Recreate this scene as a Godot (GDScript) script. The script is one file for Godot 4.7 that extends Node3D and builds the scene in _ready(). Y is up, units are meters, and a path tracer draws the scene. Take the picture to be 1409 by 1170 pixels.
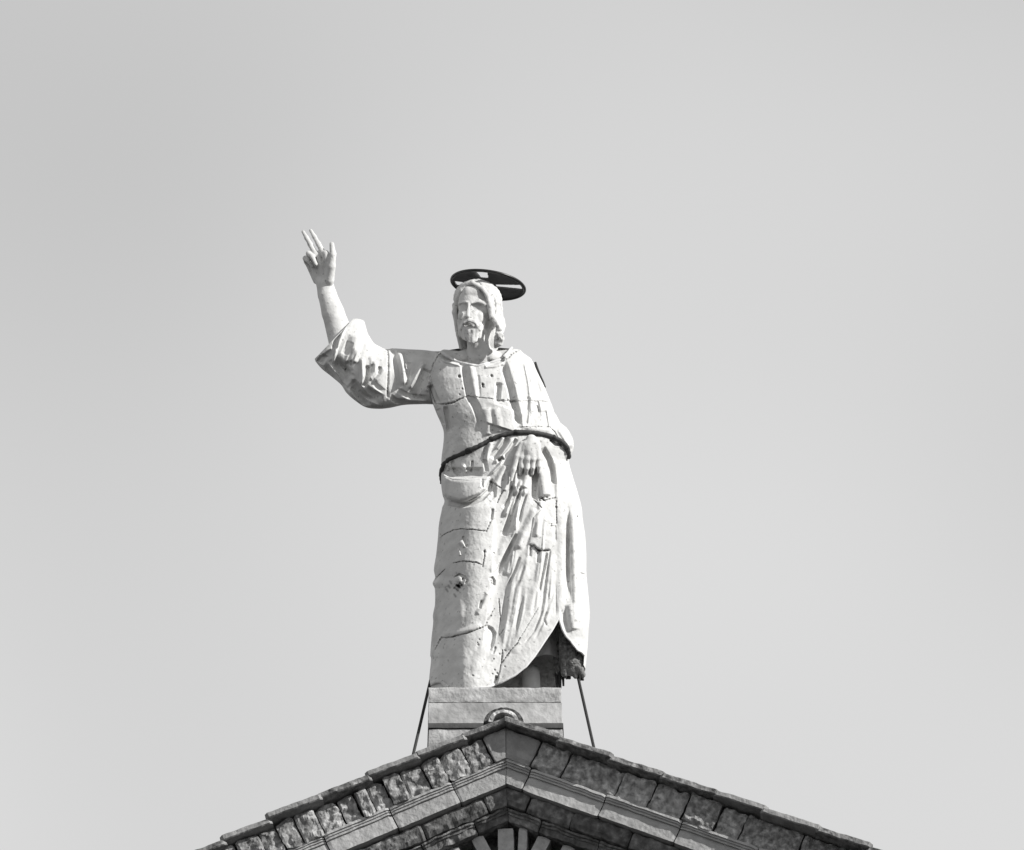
extends Node3D
# A weathered stone statue on the gable of a church, seen from the square below.
# The statue and the gable were measured on the photograph: spot(u, v, z) gives the point of the
# vertical plane z that a measured place (u, v) stands for; UNIT is the size of one measured step there.

const UNIT := 1.0 / 215.5
const FOCAL := 9698.0
const MID := Vector2(704.5, 585.0)

var cam_at := Vector3(0, 1.7, 38.97)
var look := Vector3(0, 0.5, -0.8660254)
var right := Vector3(1, 0, 0)
var up := Vector3(0, 0.8660254, 0.5)
var rng := RandomNumberGenerator.new()
var grain := FastNoiseLite.new()
var broad := FastNoiseLite.new()
var M := {}

# relief of the carved drapery, sampled twice per measured step
const HU := 420.0
const HV := 430.0
const HS := 2.0
const HW := 840
const HH := 1130
var relief := PackedFloat32Array()
var soil := PackedFloat32Array()

# ---------------------------------------------------------------- measuring
func ray(u: float, v: float) -> Vector3:
	return look + right * ((u - MID.x) / FOCAL) + up * ((MID.y - v) / FOCAL)

func spot(u: float, v: float, z: float) -> Vector3:
	var d := ray(u, v)
	return cam_at + d * ((z - cam_at.z) / d.z)

func carve(u: float, v: float, w: float) -> Vector3:      # w: measured steps in front of the statue's axis plane
	var d := ray(u, v)
	var p := cam_at + d * (-cam_at.z / d.z)
	return p - d.normalized() * (w * UNIT)

# ---------------------------------------------------------------- nodes
func put(called: String, mesh: Mesh, m: Material, parent: Node = self) -> MeshInstance3D:
	var o := MeshInstance3D.new()
	o.name = called
	o.mesh = mesh
	o.material_override = m
	parent.add_child(o, true)
	return o

func tag(o: Node, label: String, category: String, group := "", kind := "") -> void:
	if label: o.set_meta("label", label)
	if category: o.set_meta("category", category)
	if group: o.set_meta("group", group)
	if kind: o.set_meta("kind", kind)

func thing(called: String, at: Vector3, label: String, category: String) -> Node3D:
	var o := Node3D.new()
	o.name = called
	add_child(o, true)
	o.position = at
	tag(o, label, category)
	return o

# ---------------------------------------------------------------- materials
func noise_tex(freq: float, seed_: int, lo: float, hi: float, octaves := 5, normal := 0.0) -> NoiseTexture2D:
	var n := FastNoiseLite.new()
	n.noise_type = FastNoiseLite.TYPE_SIMPLEX_SMOOTH
	n.seed = seed_
	n.frequency = freq
	n.fractal_octaves = octaves
	var t := NoiseTexture2D.new()
	t.width = 512
	t.height = 512
	t.seamless = true
	t.noise = n
	if normal > 0.0:
		t.as_normal_map = true
		t.bump_strength = normal
	else:
		var g := Gradient.new()
		g.set_color(0, Color(lo, lo, lo))
		g.set_color(1, Color(hi, hi, hi))
		t.color_ramp = g
	return t

func stone(tint: float, tex: Texture2D, nrm: Texture2D, depth: float, scale_: float, rough := 0.9) -> StandardMaterial3D:
	var m := StandardMaterial3D.new()
	m.albedo_color = Color(tint, tint, tint).linear_to_srgb()
	m.albedo_texture = tex
	m.roughness = rough
	m.metallic_specular = 0.25
	m.normal_enabled = true
	m.normal_texture = nrm
	m.normal_scale = depth
	m.uv1_triplanar = true
	m.uv1_world_triplanar = true
	m.uv1_scale = Vector3.ONE * scale_
	m.vertex_color_use_as_albedo = true
	return m

func make_materials() -> void:
	var fine := noise_tex(0.012, 3, 0.84, 1.0, 6)
	var blotch := noise_tex(0.022, 8, 0.36, 1.0, 6)
	var pits := noise_tex(0.03, 5, 0, 1, 5, 6.0)
	var rough := noise_tex(0.02, 9, 0, 1, 6, 9.0)
	var stain := noise_tex(0.006, 15, 0.68, 1.0, 5)
	M.broken = stone(0.46, blotch, rough, 1.0, 3.0)
	M.marble = stone(0.77, fine, pits, 0.22, 1.6, 0.75)
	M.plinth = stone(0.62, stain, pits, 0.3, 1.1)
	M.plinth_rough = stone(0.60, stain, pits, 0.5, 1.7)
	M.blocks = []
	for k in 5:
		M.blocks.append(stone([1.0, 0.95, 0.84, 0.72, 1.0][k], blotch, rough, 1.0, [1.3, 1.7, 1.5, 2.0, 1.1][k]))
	M.corona = stone(0.50, fine, pits, 0.4, 1.1)
	M.corona_grey = stone(0.44, fine, pits, 0.5, 1.4)
	M.bed = []
	for k in 3: M.bed.append(stone([0.62, 0.54, 0.46][k], blotch, rough, 0.9, [1.5, 1.9, 1.3][k]))
	M.slab = stone(0.66, blotch, rough, 0.8, 1.2)
	M.brick = []
	for k in 3:
		M.brick.append(stone([0.60, 0.52, 0.46][k], fine, rough, 0.6, 2.5))
	M.wall = stone(0.22, blotch, rough, 0.9, 1.0)
	M.tile = stone(0.20, blotch, rough, 0.9, 2.4)
	M.ground = stone(0.06, fine, pits, 0.3, 0.4)
	M.lead = stone(0.075, fine, pits, 0.3, 2.0, 0.6)
	M.iron = stone(0.05, fine, pits, 0.3, 3.0, 0.6)
	M.strap = stone(0.11, fine, pits, 0.25, 2.0, 0.6)
	M.halo = stone(0.06, fine, pits, 0.12, 2.0, 0.38)
	M.halo.metallic = 0.7
	M.halo.metallic_specular = 0.5

# ---------------------------------------------------------------- relief strokes
func hsample(a: PackedFloat32Array, u: float, v: float) -> float:
	var x := (u - HU) * HS
	var y := (v - HV) * HS
	if x < 0.0 or y < 0.0 or x >= HW - 1.001 or y >= HH - 1.001: return 0.0
	var i := int(x)
	var j := int(y)
	var fx := x - i
	var fy := y - j
	var k := j * HW + i
	return lerpf(lerpf(a[k], a[k + 1], fx), lerpf(a[k + HW], a[k + HW + 1], fx), fy)

# kind 0: soft symmetric; 1: a lip: raised on the right of the line only; 2: round section
func stroke(a: PackedFloat32Array, pts: Array, w: float, amp: float, kind := 0, ends := 0.12) -> void:
	var n := pts.size() / 2
	var lo := Vector2(1e9, 1e9)
	var hi := -lo
	var total := 0.0
	var starts := PackedFloat32Array()
	for i in n:
		var p := Vector2(pts[2 * i], pts[2 * i + 1])
		lo = lo.min(p)
		hi = hi.max(p)
		starts.append(total)
		if i < n - 1: total += p.distance_to(Vector2(pts[2 * i + 2], pts[2 * i + 3]))
	var i0 := maxi(0, int((lo.x - w - HU) * HS))
	var i1 := mini(HW - 1, int((hi.x + w - HU) * HS) + 1)
	var j0 := maxi(0, int((lo.y - w - HV) * HS))
	var j1 := mini(HH - 1, int((hi.y + w - HV) * HS) + 1)
	for j in range(j0, j1 + 1):
		var y := HV + j / HS
		for i in range(i0, i1 + 1):
			var x := HU + i / HS
			var best := 1e9
			var along := 0.0
			var side := 1.0
			for s in n - 1:
				var ax: float = pts[2 * s]
				var ay: float = pts[2 * s + 1]
				var bx: float = pts[2 * s + 2] - ax
				var by: float = pts[2 * s + 3] - ay
				var l2 := bx * bx + by * by
				var t := clampf(((x - ax) * bx + (y - ay) * by) / maxf(l2, 1e-6), 0.0, 1.0)
				var dx := x - ax - bx * t
				var dy := y - ay - by * t
				var d2 := dx * dx + dy * dy
				if d2 < best:
					best = d2
					along = starts[s] + t * sqrt(l2)
					side = dy * bx - dx * by
			if best >= w * w: continue
			var d := sqrt(best) / w
			var f := 0.0
			if kind == 1:
				if side > 0.0: continue
				f = (1.0 - d * d) * (1.0 - d * d)
			elif kind == 2:
				f = sqrt(1.0 - d * d)
			elif amp < -2.9:                                          # deep folds are undercut: steep walls, flat bed
				f = 1.0 - d * d * d * d
			else:
				f = (1.0 - d * d) * (1.0 - d * d)
			if ends > 0.0 and total > 0.0:
				var e := minf(along, total - along) / total
				f *= smoothstep(0.0, 1.0, minf(1.0, e / ends + 0.15))
			a[j * HW + i] += amp * f

func hole(u: float, v: float, r: float, depth: float) -> void:
	stroke(relief, [u, v, u + 0.3, v + 0.3], r, -depth, 2, 0.0)

# a flat-bottomed swelling inside an outline (a slung fold, a flap)
func pad(outline: Array, rise: float, soft: float, amp_noise := 0.0) -> void:
	var poly := PackedVector2Array()
	for i in outline.size() / 2: poly.append(Vector2(outline[2 * i], outline[2 * i + 1]))
	var lo := poly[0]
	var hi := poly[0]
	for p in poly:
		lo = lo.min(p)
		hi = hi.max(p)
	for j in range(int((lo.y - HV) * HS), int((hi.y - HV) * HS) + 2):
		for i in range(int((lo.x - HU) * HS), int((hi.x - HU) * HS) + 2):
			var p := Vector2(HU + i / HS, HV + j / HS)
			if not Geometry2D.is_point_in_polygon(p, poly): continue
			var best := 1e9
			for k in poly.size():
				var q := Geometry2D.get_closest_point_to_segment(p, poly[k], poly[(k + 1) % poly.size()])
				best = minf(best, p.distance_to(q))
			var t := minf(1.0, best / soft)
			relief[j * HW + i] += rise * sqrt(maxf(0.0, 1.0 - (1.0 - t) * (1.0 - t))) + amp_noise * grain.get_noise_2d(p.x * 6.0, p.y * 6.0)

func crack(pts: Array, w := 1.1, depth := 3.0) -> void:
	var way := []
	var n := pts.size() / 2
	for i in n - 1:
		var a := Vector2(pts[2 * i], pts[2 * i + 1])
		var b := Vector2(pts[2 * i + 2], pts[2 * i + 3])
		var m := maxi(1, int(a.distance_to(b) / 3.5))
		for k in m:
			var q := a.lerp(b, float(k) / m)
			way += [q.x + 0.9 * grain.get_noise_2d(q.x * 9.0, q.y * 9.0), q.y + 0.9 * grain.get_noise_2d(q.y * 9.0, q.x * 9.0 + 70.0)]
	way += [pts[-2], pts[-1]]
	stroke(relief, way, w + 5.0, 0.7, 1, 0.15)
	for i in way.size() / 2 - 1:
		var q := Vector2(way[2 * i], way[2 * i + 1])
		var f := 1.0 + 1.1 * grain.get_noise_2d(q.x * 14.0 + 300.0, q.y * 14.0)
		stroke(relief, [q.x, q.y, way[2 * i + 2], way[2 * i + 3]], w * clampf(f, 0.8, 1.5), -minf(2.6, depth) * clampf(f, 0.6, 1.0), 0, 0.0)
	stroke(soil, way, w * 0.8, 0.35, 0, 0.0)

# ---------------------------------------------------------------- outlines
func table(rows: Array, v: float, col: int) -> float:     # smooth interpolation in rows [v, a, b, ...]
	var n := rows.size()
	if v <= rows[0][0]: return rows[0][col]
	if v >= rows[n - 1][0]: return rows[n - 1][col]
	for i in n - 1:
		if v < rows[i + 1][0]:
			var t: float = (v - rows[i][0]) / (rows[i + 1][0] - rows[i][0])
			return cubic_interpolate(rows[i][col], rows[i + 1][col], rows[maxi(i - 1, 0)][col], rows[mini(i + 2, n - 1)][col], t)
	return 0.0

var robe_left := [[478, 640], [481, 622], [484, 606], [490, 598], [510, 592], [540, 592], [557, 596], [570, 601], [585, 607.5], [595, 610.5], [610, 610], [630, 607.5], [650, 607], [668, 607], [682, 609], [690, 611.5], [698, 608.5], [721, 604], [740, 602.5], [764, 600], [784, 597], [795, 598.5], [803, 595.3], [810, 598.2], [832, 598.4], [847, 595.6], [856, 596], [879, 593.6], [902, 592], [907, 593], [936, 590.4], [946, 590.5], [1000, 590]]
var robe_right := [[478, 684], [481, 713], [484, 718], [487, 722], [493.4, 730.5], [500, 734.7], [532, 749], [568, 763], [582, 771], [589, 780], [600, 786.5], [608, 789.2], [619, 789], [628, 785.5], [635.5, 783], [655.5, 788], [680, 795.5], [700, 800.5], [714, 802], [738, 805.3], [762, 806.7], [792, 807.2], [820, 809.7], [844, 811.5], [870, 809.8], [898, 808], [918, 806], [930, 803.7], [1000, 800]]
var robe_deep := [[478, 20], [484, 26], [495, 34], [520, 45], [560, 56], [600, 58], [640, 60], [700, 64], [800, 68], [900, 69], [1000, 70]]

func robe_w(u: float, v: float) -> float:
	var l := table(robe_left, v, 1)
	var r := table(robe_right, v, 1)
	var t := clampf((u - 0.5 * (l + r)) / (0.5 * (r - l)), -1.0, 1.0)
	return table(robe_deep, v, 1) * pow(maxf(0.0, 1.0 - t * t), 0.46) + hsample(relief, u, v)

# ---------------------------------------------------------------- meshes
func pack(vs: PackedVector3Array, ns: PackedVector3Array, cs: PackedColorArray, idx: PackedInt32Array) -> ArrayMesh:
	var a := []
	a.resize(Mesh.ARRAY_MAX)
	a[Mesh.ARRAY_VERTEX] = vs
	a[Mesh.ARRAY_NORMAL] = ns
	if cs.size(): a[Mesh.ARRAY_COLOR] = cs
	a[Mesh.ARRAY_INDEX] = idx
	var m := ArrayMesh.new()
	m.add_surface_from_arrays(Mesh.PRIMITIVE_TRIANGLES, a)
	return m

func weather(p: Vector3, dirt: float) -> Color:            # grey weathering of the stone: patches in the stone itself, plus soot and lichen spots
	var g := 0.93 + 0.13 * broad.get_noise_3d(p.x * 60.0, p.y * 40.0, p.z * 60.0)
	var s := grain.get_noise_3d(p.x * 600.0, p.y * 600.0, p.z * 600.0)
	g -= 0.40 * smoothstep(0.42, 0.6, s)
	g *= 1.0 - clampf(dirt, 0.0, 0.85)
	g = clampf(g, 0.06, 1.0)
	return Color(g, g, g * 0.99)

func grid_mesh(vs: PackedVector3Array, cs: PackedColorArray, rows: int, cols: int, keep: PackedByteArray) -> ArrayMesh:
	var ns := PackedVector3Array()
	ns.resize(vs.size())
	for i in rows:
		for j in cols:
			var k := i * cols + j
			var jn := j + 1 if j < cols - 1 else 1
			var jp := j - 1 if j > 0 else cols - 2
			var dj := vs[i * cols + jn] - vs[i * cols + jp]
			var di := vs[mini(i + 1, rows - 1) * cols + j] - vs[maxi(i - 1, 0) * cols + j]
			ns[k] = di.cross(dj).normalized()
	var idx := PackedInt32Array()
	for i in rows - 1:
		for j in cols - 1:
			var k := i * cols + j
			if keep.size() and not keep[k]: continue
			idx.append_array(PackedInt32Array([k, k + 1, k + cols, k + 1, k + cols + 1, k + cols]))
	return pack(vs, ns, cs, idx)

func tube(pts: Array, radii: Array, sides := 12, jitter := 0.0) -> ArrayMesh:   # pts: Vector3 in metres
	var n := pts.size()
	var vs := PackedVector3Array()
	var cs := PackedColorArray()
	var side := Vector3.ZERO
	for i in n:
		var t: Vector3 = (pts[mini(i + 1, n - 1)] - pts[maxi(i - 1, 0)]).normalized()
		if i == 0:
			side = t.cross(Vector3(0.3, 0.2, 0.93)).normalized()
		side = (side - t * side.dot(t)).normalized()
		var b := t.cross(side)
		for j in sides + 1:
			var a := TAU * (j % sides) / sides
			var r: float = radii[i] * (1.0 + jitter * grain.get_noise_3d(i * 9.0, (j % sides) * 25.0, 3.0))
			vs.append(pts[i] + (side * cos(a) + b * sin(a)) * r)
			cs.append(Color.WHITE)
	var rows := n
	var cols := sides + 1
	var m := grid_mesh(vs, cs, rows, cols, PackedByteArray())
	return closed(m, vs, rows, cols)

func closed(m: ArrayMesh, vs: PackedVector3Array, rows: int, cols: int) -> ArrayMesh:
	var cv := PackedVector3Array()
	var cn := PackedVector3Array()
	var cc := PackedColorArray()
	var ci := PackedInt32Array()
	for e in [0, rows - 1]:
		var c := Vector3.ZERO
		for j in cols - 1: c += vs[e * cols + j] / (cols - 1)
		var out := (c - vs[(1 if e == 0 else rows - 2) * cols]).normalized()
		for j in cols - 1:
			var tri := [c, vs[e * cols + j], vs[e * cols + j + 1]]
			if (tri[2] - tri[0]).cross(tri[1] - tri[0]).dot(out) < 0.0: tri = [tri[0], tri[2], tri[1]]
			for q in tri:
				ci.append(cv.size())
				cv.append(q)
				cn.append(out)
				cc.append(Color.WHITE)
	var st := SurfaceTool.new()
	st.append_from(m, 0, Transform3D())
	st.append_from(pack(cv, cn, cc, ci), 0, Transform3D())
	return st.commit()

# Smooth union of tapered capsules in measured steps, meshed as surface nets.
# part: [au, av, aw, ar, bu, bv, bw, br, sign]
func nets(parts: Array, cell: float, soft: float, rub := 0.0) -> ArrayMesh:
	var lo := Vector3(1e9, 1e9, 1e9)
	var hi := -lo
	for c in parts:
		if c.size() > 8 and c[8] < 0: continue
		for e in [0, 4]:
			var p := Vector3(c[e], c[e + 1], c[e + 2])
			var r: float = c[e + 3] + soft * 2.0 + cell * 2.0
			lo = lo.min(p - Vector3(r, r, r))
			hi = hi.max(p + Vector3(r, r, r))
	var nx := int((hi.x - lo.x) / cell) + 2
	var ny := int((hi.y - lo.y) / cell) + 2
	var nz := int((hi.z - lo.z) / cell) + 2
	var f := PackedFloat32Array()
	f.resize(nx * ny * nz)
	var cut := false
	for c in parts:
		var a := Vector3(c[0], c[1], c[2])
		var b := Vector3(c[4], c[5], c[6])
		var ra: float = c[3]
		var rb: float = c[7]
		var sg: float = c[8] if c.size() > 8 else 1.0
		if sg == 2.0:                                                    # laid into what has been cut away
			sg = 1.0
			if not cut:
				cut = true
				for i in f.size(): f[i] = maxf(f[i], 0.0)
		var reach := soft * 4.5
		var rr := Vector3.ONE * (maxf(ra, rb) + reach)
		var p0 := ((a.min(b) - rr - lo) / cell).floor().max(Vector3.ZERO)
		var p1 := ((a.max(b) + rr - lo) / cell).ceil().min(Vector3(nx - 1, ny - 1, nz - 1))
		var ab := b - a
		var l2 := maxf(ab.length_squared(), 1e-6)
		var aba := ab / l2
		var inv := 1.0 / soft
		for z in range(int(p0.z), int(p1.z) + 1):
			for y in range(int(p0.y), int(p1.y) + 1):
				var k := (z * ny + y) * nx
				for x in range(int(p0.x), int(p1.x) + 1):
					var p := Vector3(lo.x + x * cell, lo.y + y * cell, lo.z + z * cell) - a
					var t := clampf(p.dot(aba), 0.0, 1.0)
					var d := (p - ab * t).length() - ra - (rb - ra) * t
					if d < reach:
						f[k + x] += sg * exp(-maxf(d, -reach) * inv)
	# cells
	var vid := PackedInt32Array()
	vid.resize(nx * ny * nz)
	vid.fill(-1)
	var vs := PackedVector3Array()
	var cs := PackedColorArray()
	var idx := PackedInt32Array()
	var off := PackedInt32Array([0, 1, nx, nx + 1, nx * ny, nx * ny + 1, nx * ny + nx, nx * ny + nx + 1])
	var cx := PackedInt32Array([0, 1, 0, 1, 0, 1, 0, 1])
	var cy := PackedInt32Array([0, 0, 1, 1, 0, 0, 1, 1])
	var cz := PackedInt32Array([0, 0, 0, 0, 1, 1, 1, 1])
	var edges := PackedInt32Array([0, 1, 2, 3, 4, 5, 6, 7, 0, 2, 1, 3, 4, 6, 5, 7, 0, 4, 1, 5, 2, 6, 3, 7])
	for z in nz - 1:
		for y in ny - 1:
			var k0 := (z * ny + y) * nx
			for x in nx - 1:
				var k := k0 + x
				var n := 0
				if f[k] > 1.0: n += 1
				if f[k + 1] > 1.0: n += 1
				if f[k + nx] > 1.0: n += 1
				if f[k + nx + 1] > 1.0: n += 1
				var k2 := k + nx * ny
				if f[k2] > 1.0: n += 1
				if f[k2 + 1] > 1.0: n += 1
				if f[k2 + nx] > 1.0: n += 1
				if f[k2 + nx + 1] > 1.0: n += 1
				if n == 0 or n == 8: continue
				var sum := Vector3.ZERO
				var m := 0
				for e in 12:
					var c0 := edges[2 * e]
					var c1 := edges[2 * e + 1]
					var f0 := f[k + off[c0]]
					var f1 := f[k + off[c1]]
					if (f0 > 1.0) == (f1 > 1.0): continue
					var g0 := log(maxf(f0, 1e-4))
					var g1 := log(maxf(f1, 1e-4))
					var t := g0 / (g0 - g1)
					sum += Vector3(cx[c0], cy[c0], cz[c0]).lerp(Vector3(cx[c1], cy[c1], cz[c1]), t)
					m += 1
				vid[k] = vs.size()
				var q := lo + (Vector3(x, y, z) + sum / m) * cell
				if rub > 0.0:
					q.z += rub * grain.get_noise_3d(q.x * 7.0, q.y * 7.0, q.z * 7.0)
				var p := carve(q.x, q.y, q.z)
				vs.append(p)
				cs.append(weather(p, hsample(soil, q.x, q.y) if q.y > HV else 0.0))
	var ns := PackedVector3Array()
	ns.resize(vs.size())
	var st := [1, nx, nx * ny]
	for z in range(1, nz - 1):
		for y in range(1, ny - 1):
			var k0 := (z * ny + y) * nx
			for x in range(1, nx - 1):
				var k := k0 + x
				var inside := f[k] > 1.0
				for ax in 3:
					if (f[k + st[ax]] > 1.0) == inside: continue
					var s1: int = st[(ax + 1) % 3]
					var s2: int = st[(ax + 2) % 3]
					var a := vid[k]
					var b := vid[k - s1]
					var c := vid[k - s1 - s2]
					var d := vid[k - s2]
					if a < 0 or b < 0 or c < 0 or d < 0: continue
					if inside:
						idx.append_array(PackedInt32Array([a, b, c, a, c, d]))
					else:
						idx.append_array(PackedInt32Array([a, c, b, a, d, c]))
	for t in range(0, idx.size(), 3):
		var n := (vs[idx[t + 2]] - vs[idx[t]]).cross(vs[idx[t + 1]] - vs[idx[t]])
		ns[idx[t]] += n
		ns[idx[t + 1]] += n
		ns[idx[t + 2]] += n
	for i in ns.size(): ns[i] = ns[i].normalized()
	return pack(vs, ns, cs, idx)

# ---------------------------------------------------------------- the carved drapery
func carve_drapery() -> void:
	relief.resize(HW * HH)
	soil.resize(HW * HH)
	var R := relief
	var S := soil
	# --- big forms
	stroke(relief, [650, 700, 646, 800, 640, 960], 50, 17, 0, 0.0)                 # the forward leg under the cloth
	stroke(relief, [694, 690, 690, 800, 676, 900], 14, -5, 0, 0.2)
	stroke(relief, [640, 584, 640, 630], 34, 4, 0, 0.5)
	stroke(relief, [790, 560, 786, 618], 30, 7)                                    # hanging elbow
	stroke(relief, [745, 500, 772, 575], 20, 7)
	stroke(relief, [700, 560, 690, 590], 34, 6)                                    # belly
	stroke(relief, [794, 660, 800, 760, 796, 880], 24, 8, 0, 0.1)                  # outer panel at the side
	# --- chest
	stroke(relief, [639, 500, 642, 520, 647, 545, 655, 560, 661, 575, 665, 592], 6.5, -9, 0, 0.2)
	stroke(relief, [646, 500, 652, 525, 655, 548], 7, 4)
	stroke(relief, [692, 498, 697, 516, 703, 535, 706.5, 553, 711, 570, 714, 590], 6, -9, 0, 0.15)
	stroke(relief, [700, 497, 707, 520, 713, 545, 718, 575], 8, 5)
	stroke(relief, [686, 526, 685, 540, 684, 553], 4.5, -7, 0, 0.2)
	stroke(relief, [657, 515, 659, 548], 4, -2.5)
	stroke(relief, [668, 560, 672, 600], 9, 4)
	stroke(relief, [681, 560, 688, 596], 8, 3)
	stroke(relief, [716, 500, 722, 530, 726, 570], 5, -3)
	stroke(relief, [737, 552, 742, 575], 4.5, -4)
	stroke(relief, [727, 545, 722, 585], 4, -3)
	stroke(relief, [748, 565, 752, 590], 4, -3)
	stroke(relief, [738, 505, 747, 540], 4, 2.5)
	stroke(relief, [604, 487, 615, 495, 637, 500.5], 3.0, -8, 0, 0.1)
	stroke(relief, [600, 486, 612, 497, 634, 503], 3.0, 3)
	stroke(relief, [668, 501, 678, 499, 690, 495, 692, 490], 4.0, -9, 0, 0.15)
	stroke(relief, [666, 505, 680, 504, 694, 500], 3.5, 3)
	crack([692, 497, 700, 492, 706, 486, 714, 482.5], 1.5, 2.5)
	hole(632, 495.5, 1.7, 6)
	hole(637, 496, 1.6, 6)
	hole(632, 518, 2.2, 8)
	hole(676.2, 517.2, 1.9, 7)
	hole(664, 529, 1.9, 8)
	hole(664.3, 532, 1.7, 7)
	hole(636, 535, 1.3, 4)
	hole(632.5, 543, 1.2, 3)
	crack([600, 556, 614, 556.5, 625, 554, 632, 550, 645, 545], 1.6, 5)
	crack([645, 545.5, 660, 547, 676, 549, 687, 551.5, 700, 552], 0.9, 1.4)
	stroke(relief, [683, 552, 694, 551.5], 2.2, -3)
	stroke(relief, [697, 550.5, 703, 553.5, 712, 552], 2.0, -5)
	crack([712, 552, 735, 551, 757, 553], 0.9, 1.0)
	stroke(relief, [613, 557, 616, 578, 619.5, 596], 4.0, -8, 0, 0.2)
	stroke(relief, [603, 562, 610, 585], 3.0, -4)
	stroke(relief, [738, 558, 741, 563, 741, 568], 1.6, -3)
	crack([709, 588, 716, 588, 740, 587, 757, 588, 763, 594, 767, 601], 0.9, 1.6)
	stroke(relief, [715, 585, 735, 590, 760, 592], 5, 2.5)
	# --- arm hanging at the right and its cloth
	stroke(relief, [768, 590, 782, 612, 780, 632], 4, 3)
	stroke(relief, [757, 604, 764, 611, 775, 612], 3.0, -6)
	# --- under the girdle
	pad([609, 651, 616, 655, 623, 657.5, 645, 658.5, 660, 658, 671, 657, 674, 661, 668, 674, 661, 680, 652, 685, 643, 689.5, 634, 691.5, 623, 689, 615.5, 686, 610, 681, 607, 674], 19, 6.5)
	stroke(relief, [611, 652.5, 623, 657.5, 645, 659, 660, 658, 672, 657.5], 2.2, 4, 2, 0.0)
	stroke(relief, [609, 644, 618, 650, 640, 650, 664, 650], 7, -7, 0, 0.1)
	stroke(relief, [612, 636, 617, 648], 3, 5)
	stroke(relief, [622, 634, 626, 648, 634, 654], 3, -5)
	stroke(relief, [636, 640, 642, 650], 4, 6)
	stroke(relief, [650, 634, 648, 650], 2, -4)
	stroke(relief, [663, 658, 664, 672], 2.0, -3)
	stroke(relief, [677, 662, 673, 676, 663, 686, 647, 693.5, 634, 696, 616, 692], 3.6, -8, 0, 0.1)
	stroke(relief, [668, 615, 667, 635, 670, 650], 3, -3)
	stroke(relief, [676, 608, 667, 634], 5, 5)
	stroke(relief, [699, 602, 690, 616, 677, 632], 4, -6)
	stroke(relief, [693, 602, 683, 618], 4, 4)
	stroke(relief, [706, 603, 692, 624, 680, 638], 4, 4)
	stroke(relief, [711, 604, 700, 620, 689, 633], 3, -5)
	stroke(relief, [684, 634, 693, 630], 3.2, -7)
	hole(687, 633, 2.6, 6)
	stroke(relief, [694, 626, 688, 640, 676, 652], 3, 5)
	stroke(relief, [697, 640, 688, 655, 680, 672], 6, 4)
	stroke(relief, [697, 648, 699, 662, 694, 676], 4, 4)
	crack([672, 661, 681, 666, 690, 672], 1.5, 4)
	stroke(relief, [674, 660, 680, 668, 679, 682, 673, 686], 4, -5)
	crack([693, 675, 688, 683, 684, 692], 1.2, 3)
	# cloth held by the hand
	stroke(relief, [742, 632, 748, 655, 752, 684], 7.5, 9, 2, 0.1)
	stroke(relief, [746, 616, 756, 634, 760, 652, 761.5, 668], 5, -9, 0, 0.15)
	stroke(relief, [757, 628, 766, 640, 768, 690], 5, 3)
	stroke(relief, [739, 640, 736, 660, 734.5, 690], 5, -10, 0, 0.2)
	stroke(relief, [726, 640, 724, 660, 720, 672], 8, 6)
	stroke(relief, [731, 640, 732, 655], 2, -4)
	stroke(relief, [711, 645, 708, 672, 700, 695, 695, 712], 4, 6)
	stroke(relief, [707, 668, 701, 688, 692, 700], 4.0, -8, 0, 0.2)
	stroke(relief, [717, 660, 707, 690, 703, 712], 3.5, 5)
	stroke(relief, [712, 676, 706, 697, 701, 716, 693, 738], 4.6, -9, 0, 0.15)
	stroke(relief, [724, 672, 715, 700, 708, 730], 3.5, 5)
	stroke(relief, [723, 678, 717, 698, 713, 720], 3.6, -6, 0, 0.2)
	stroke(relief, [716, 672, 713, 688], 2, -4)
	stroke(relief, [738, 700, 724, 730, 712, 756], 9, 6)
	stroke(relief, [746, 686, 742, 710, 738, 740], 6, 4)
	crack([734, 688, 741, 694, 745, 699], 1.2, 3)
	for k in 9:
		hole(742 + rng.randf() * 11, 684 + rng.randf() * 5, 1.2 + rng.randf(), 3)
	crack([740, 689, 752, 688, 764, 685], 1.0, 2.5)
	crack([765, 690, 765.5, 705, 766, 720], 1.1, 3)
	hole(765, 698, 1.8, 4)
	crack([766, 720, 758, 721, 758.5, 724, 764, 724], 0.9, 2)
	stroke(relief, [763, 724, 764, 745], 3, -2)
	# --- long folds of the skirt
	stroke(relief, [711.5, 734, 701, 756, 690, 777, 683, 791], 3.4, -7, 0, 0.15)
	stroke(relief, [722, 730, 708, 762, 694, 792], 9, 3.5)
	stroke(relief, [703, 728, 690, 760, 678, 790], 9, 3)
	pad([728, 748, 734, 712, 746, 700, 764, 718, 764, 745, 758, 757, 744, 758, 736, 754], 5, 6)
	stroke(relief, [729, 752, 735, 751, 740, 757.5, 748, 758, 757, 757], 1.4, -4)
	hole(742, 758, 2.4, 6)
	stroke(relief, [730, 753, 729.5, 766], 1.9, -5)
	stroke(relief, [741, 760, 740.5, 775], 2.4, -4)
	stroke(relief, [752.5, 760, 748, 782, 744, 800, 741, 815], 2.6, -6, 0, 0.15)
	stroke(relief, [757, 758, 754, 780, 752, 796], 1.4, -3)
	stroke(relief, [746, 762, 740, 800, 728, 850], 8, 2.2)
	stroke(relief, [758, 770, 756, 820, 744, 870], 10, 2)
	stroke(relief, [715.5, 766, 709, 784, 699, 806], 2.0, -5, 0, 0.2)
	stroke(relief, [722, 775, 714, 800, 706, 812], 3.6, -2.6, 0, 0.4)
	stroke(relief, [727, 765, 716, 810, 700, 860], 10, 2.2)
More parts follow.
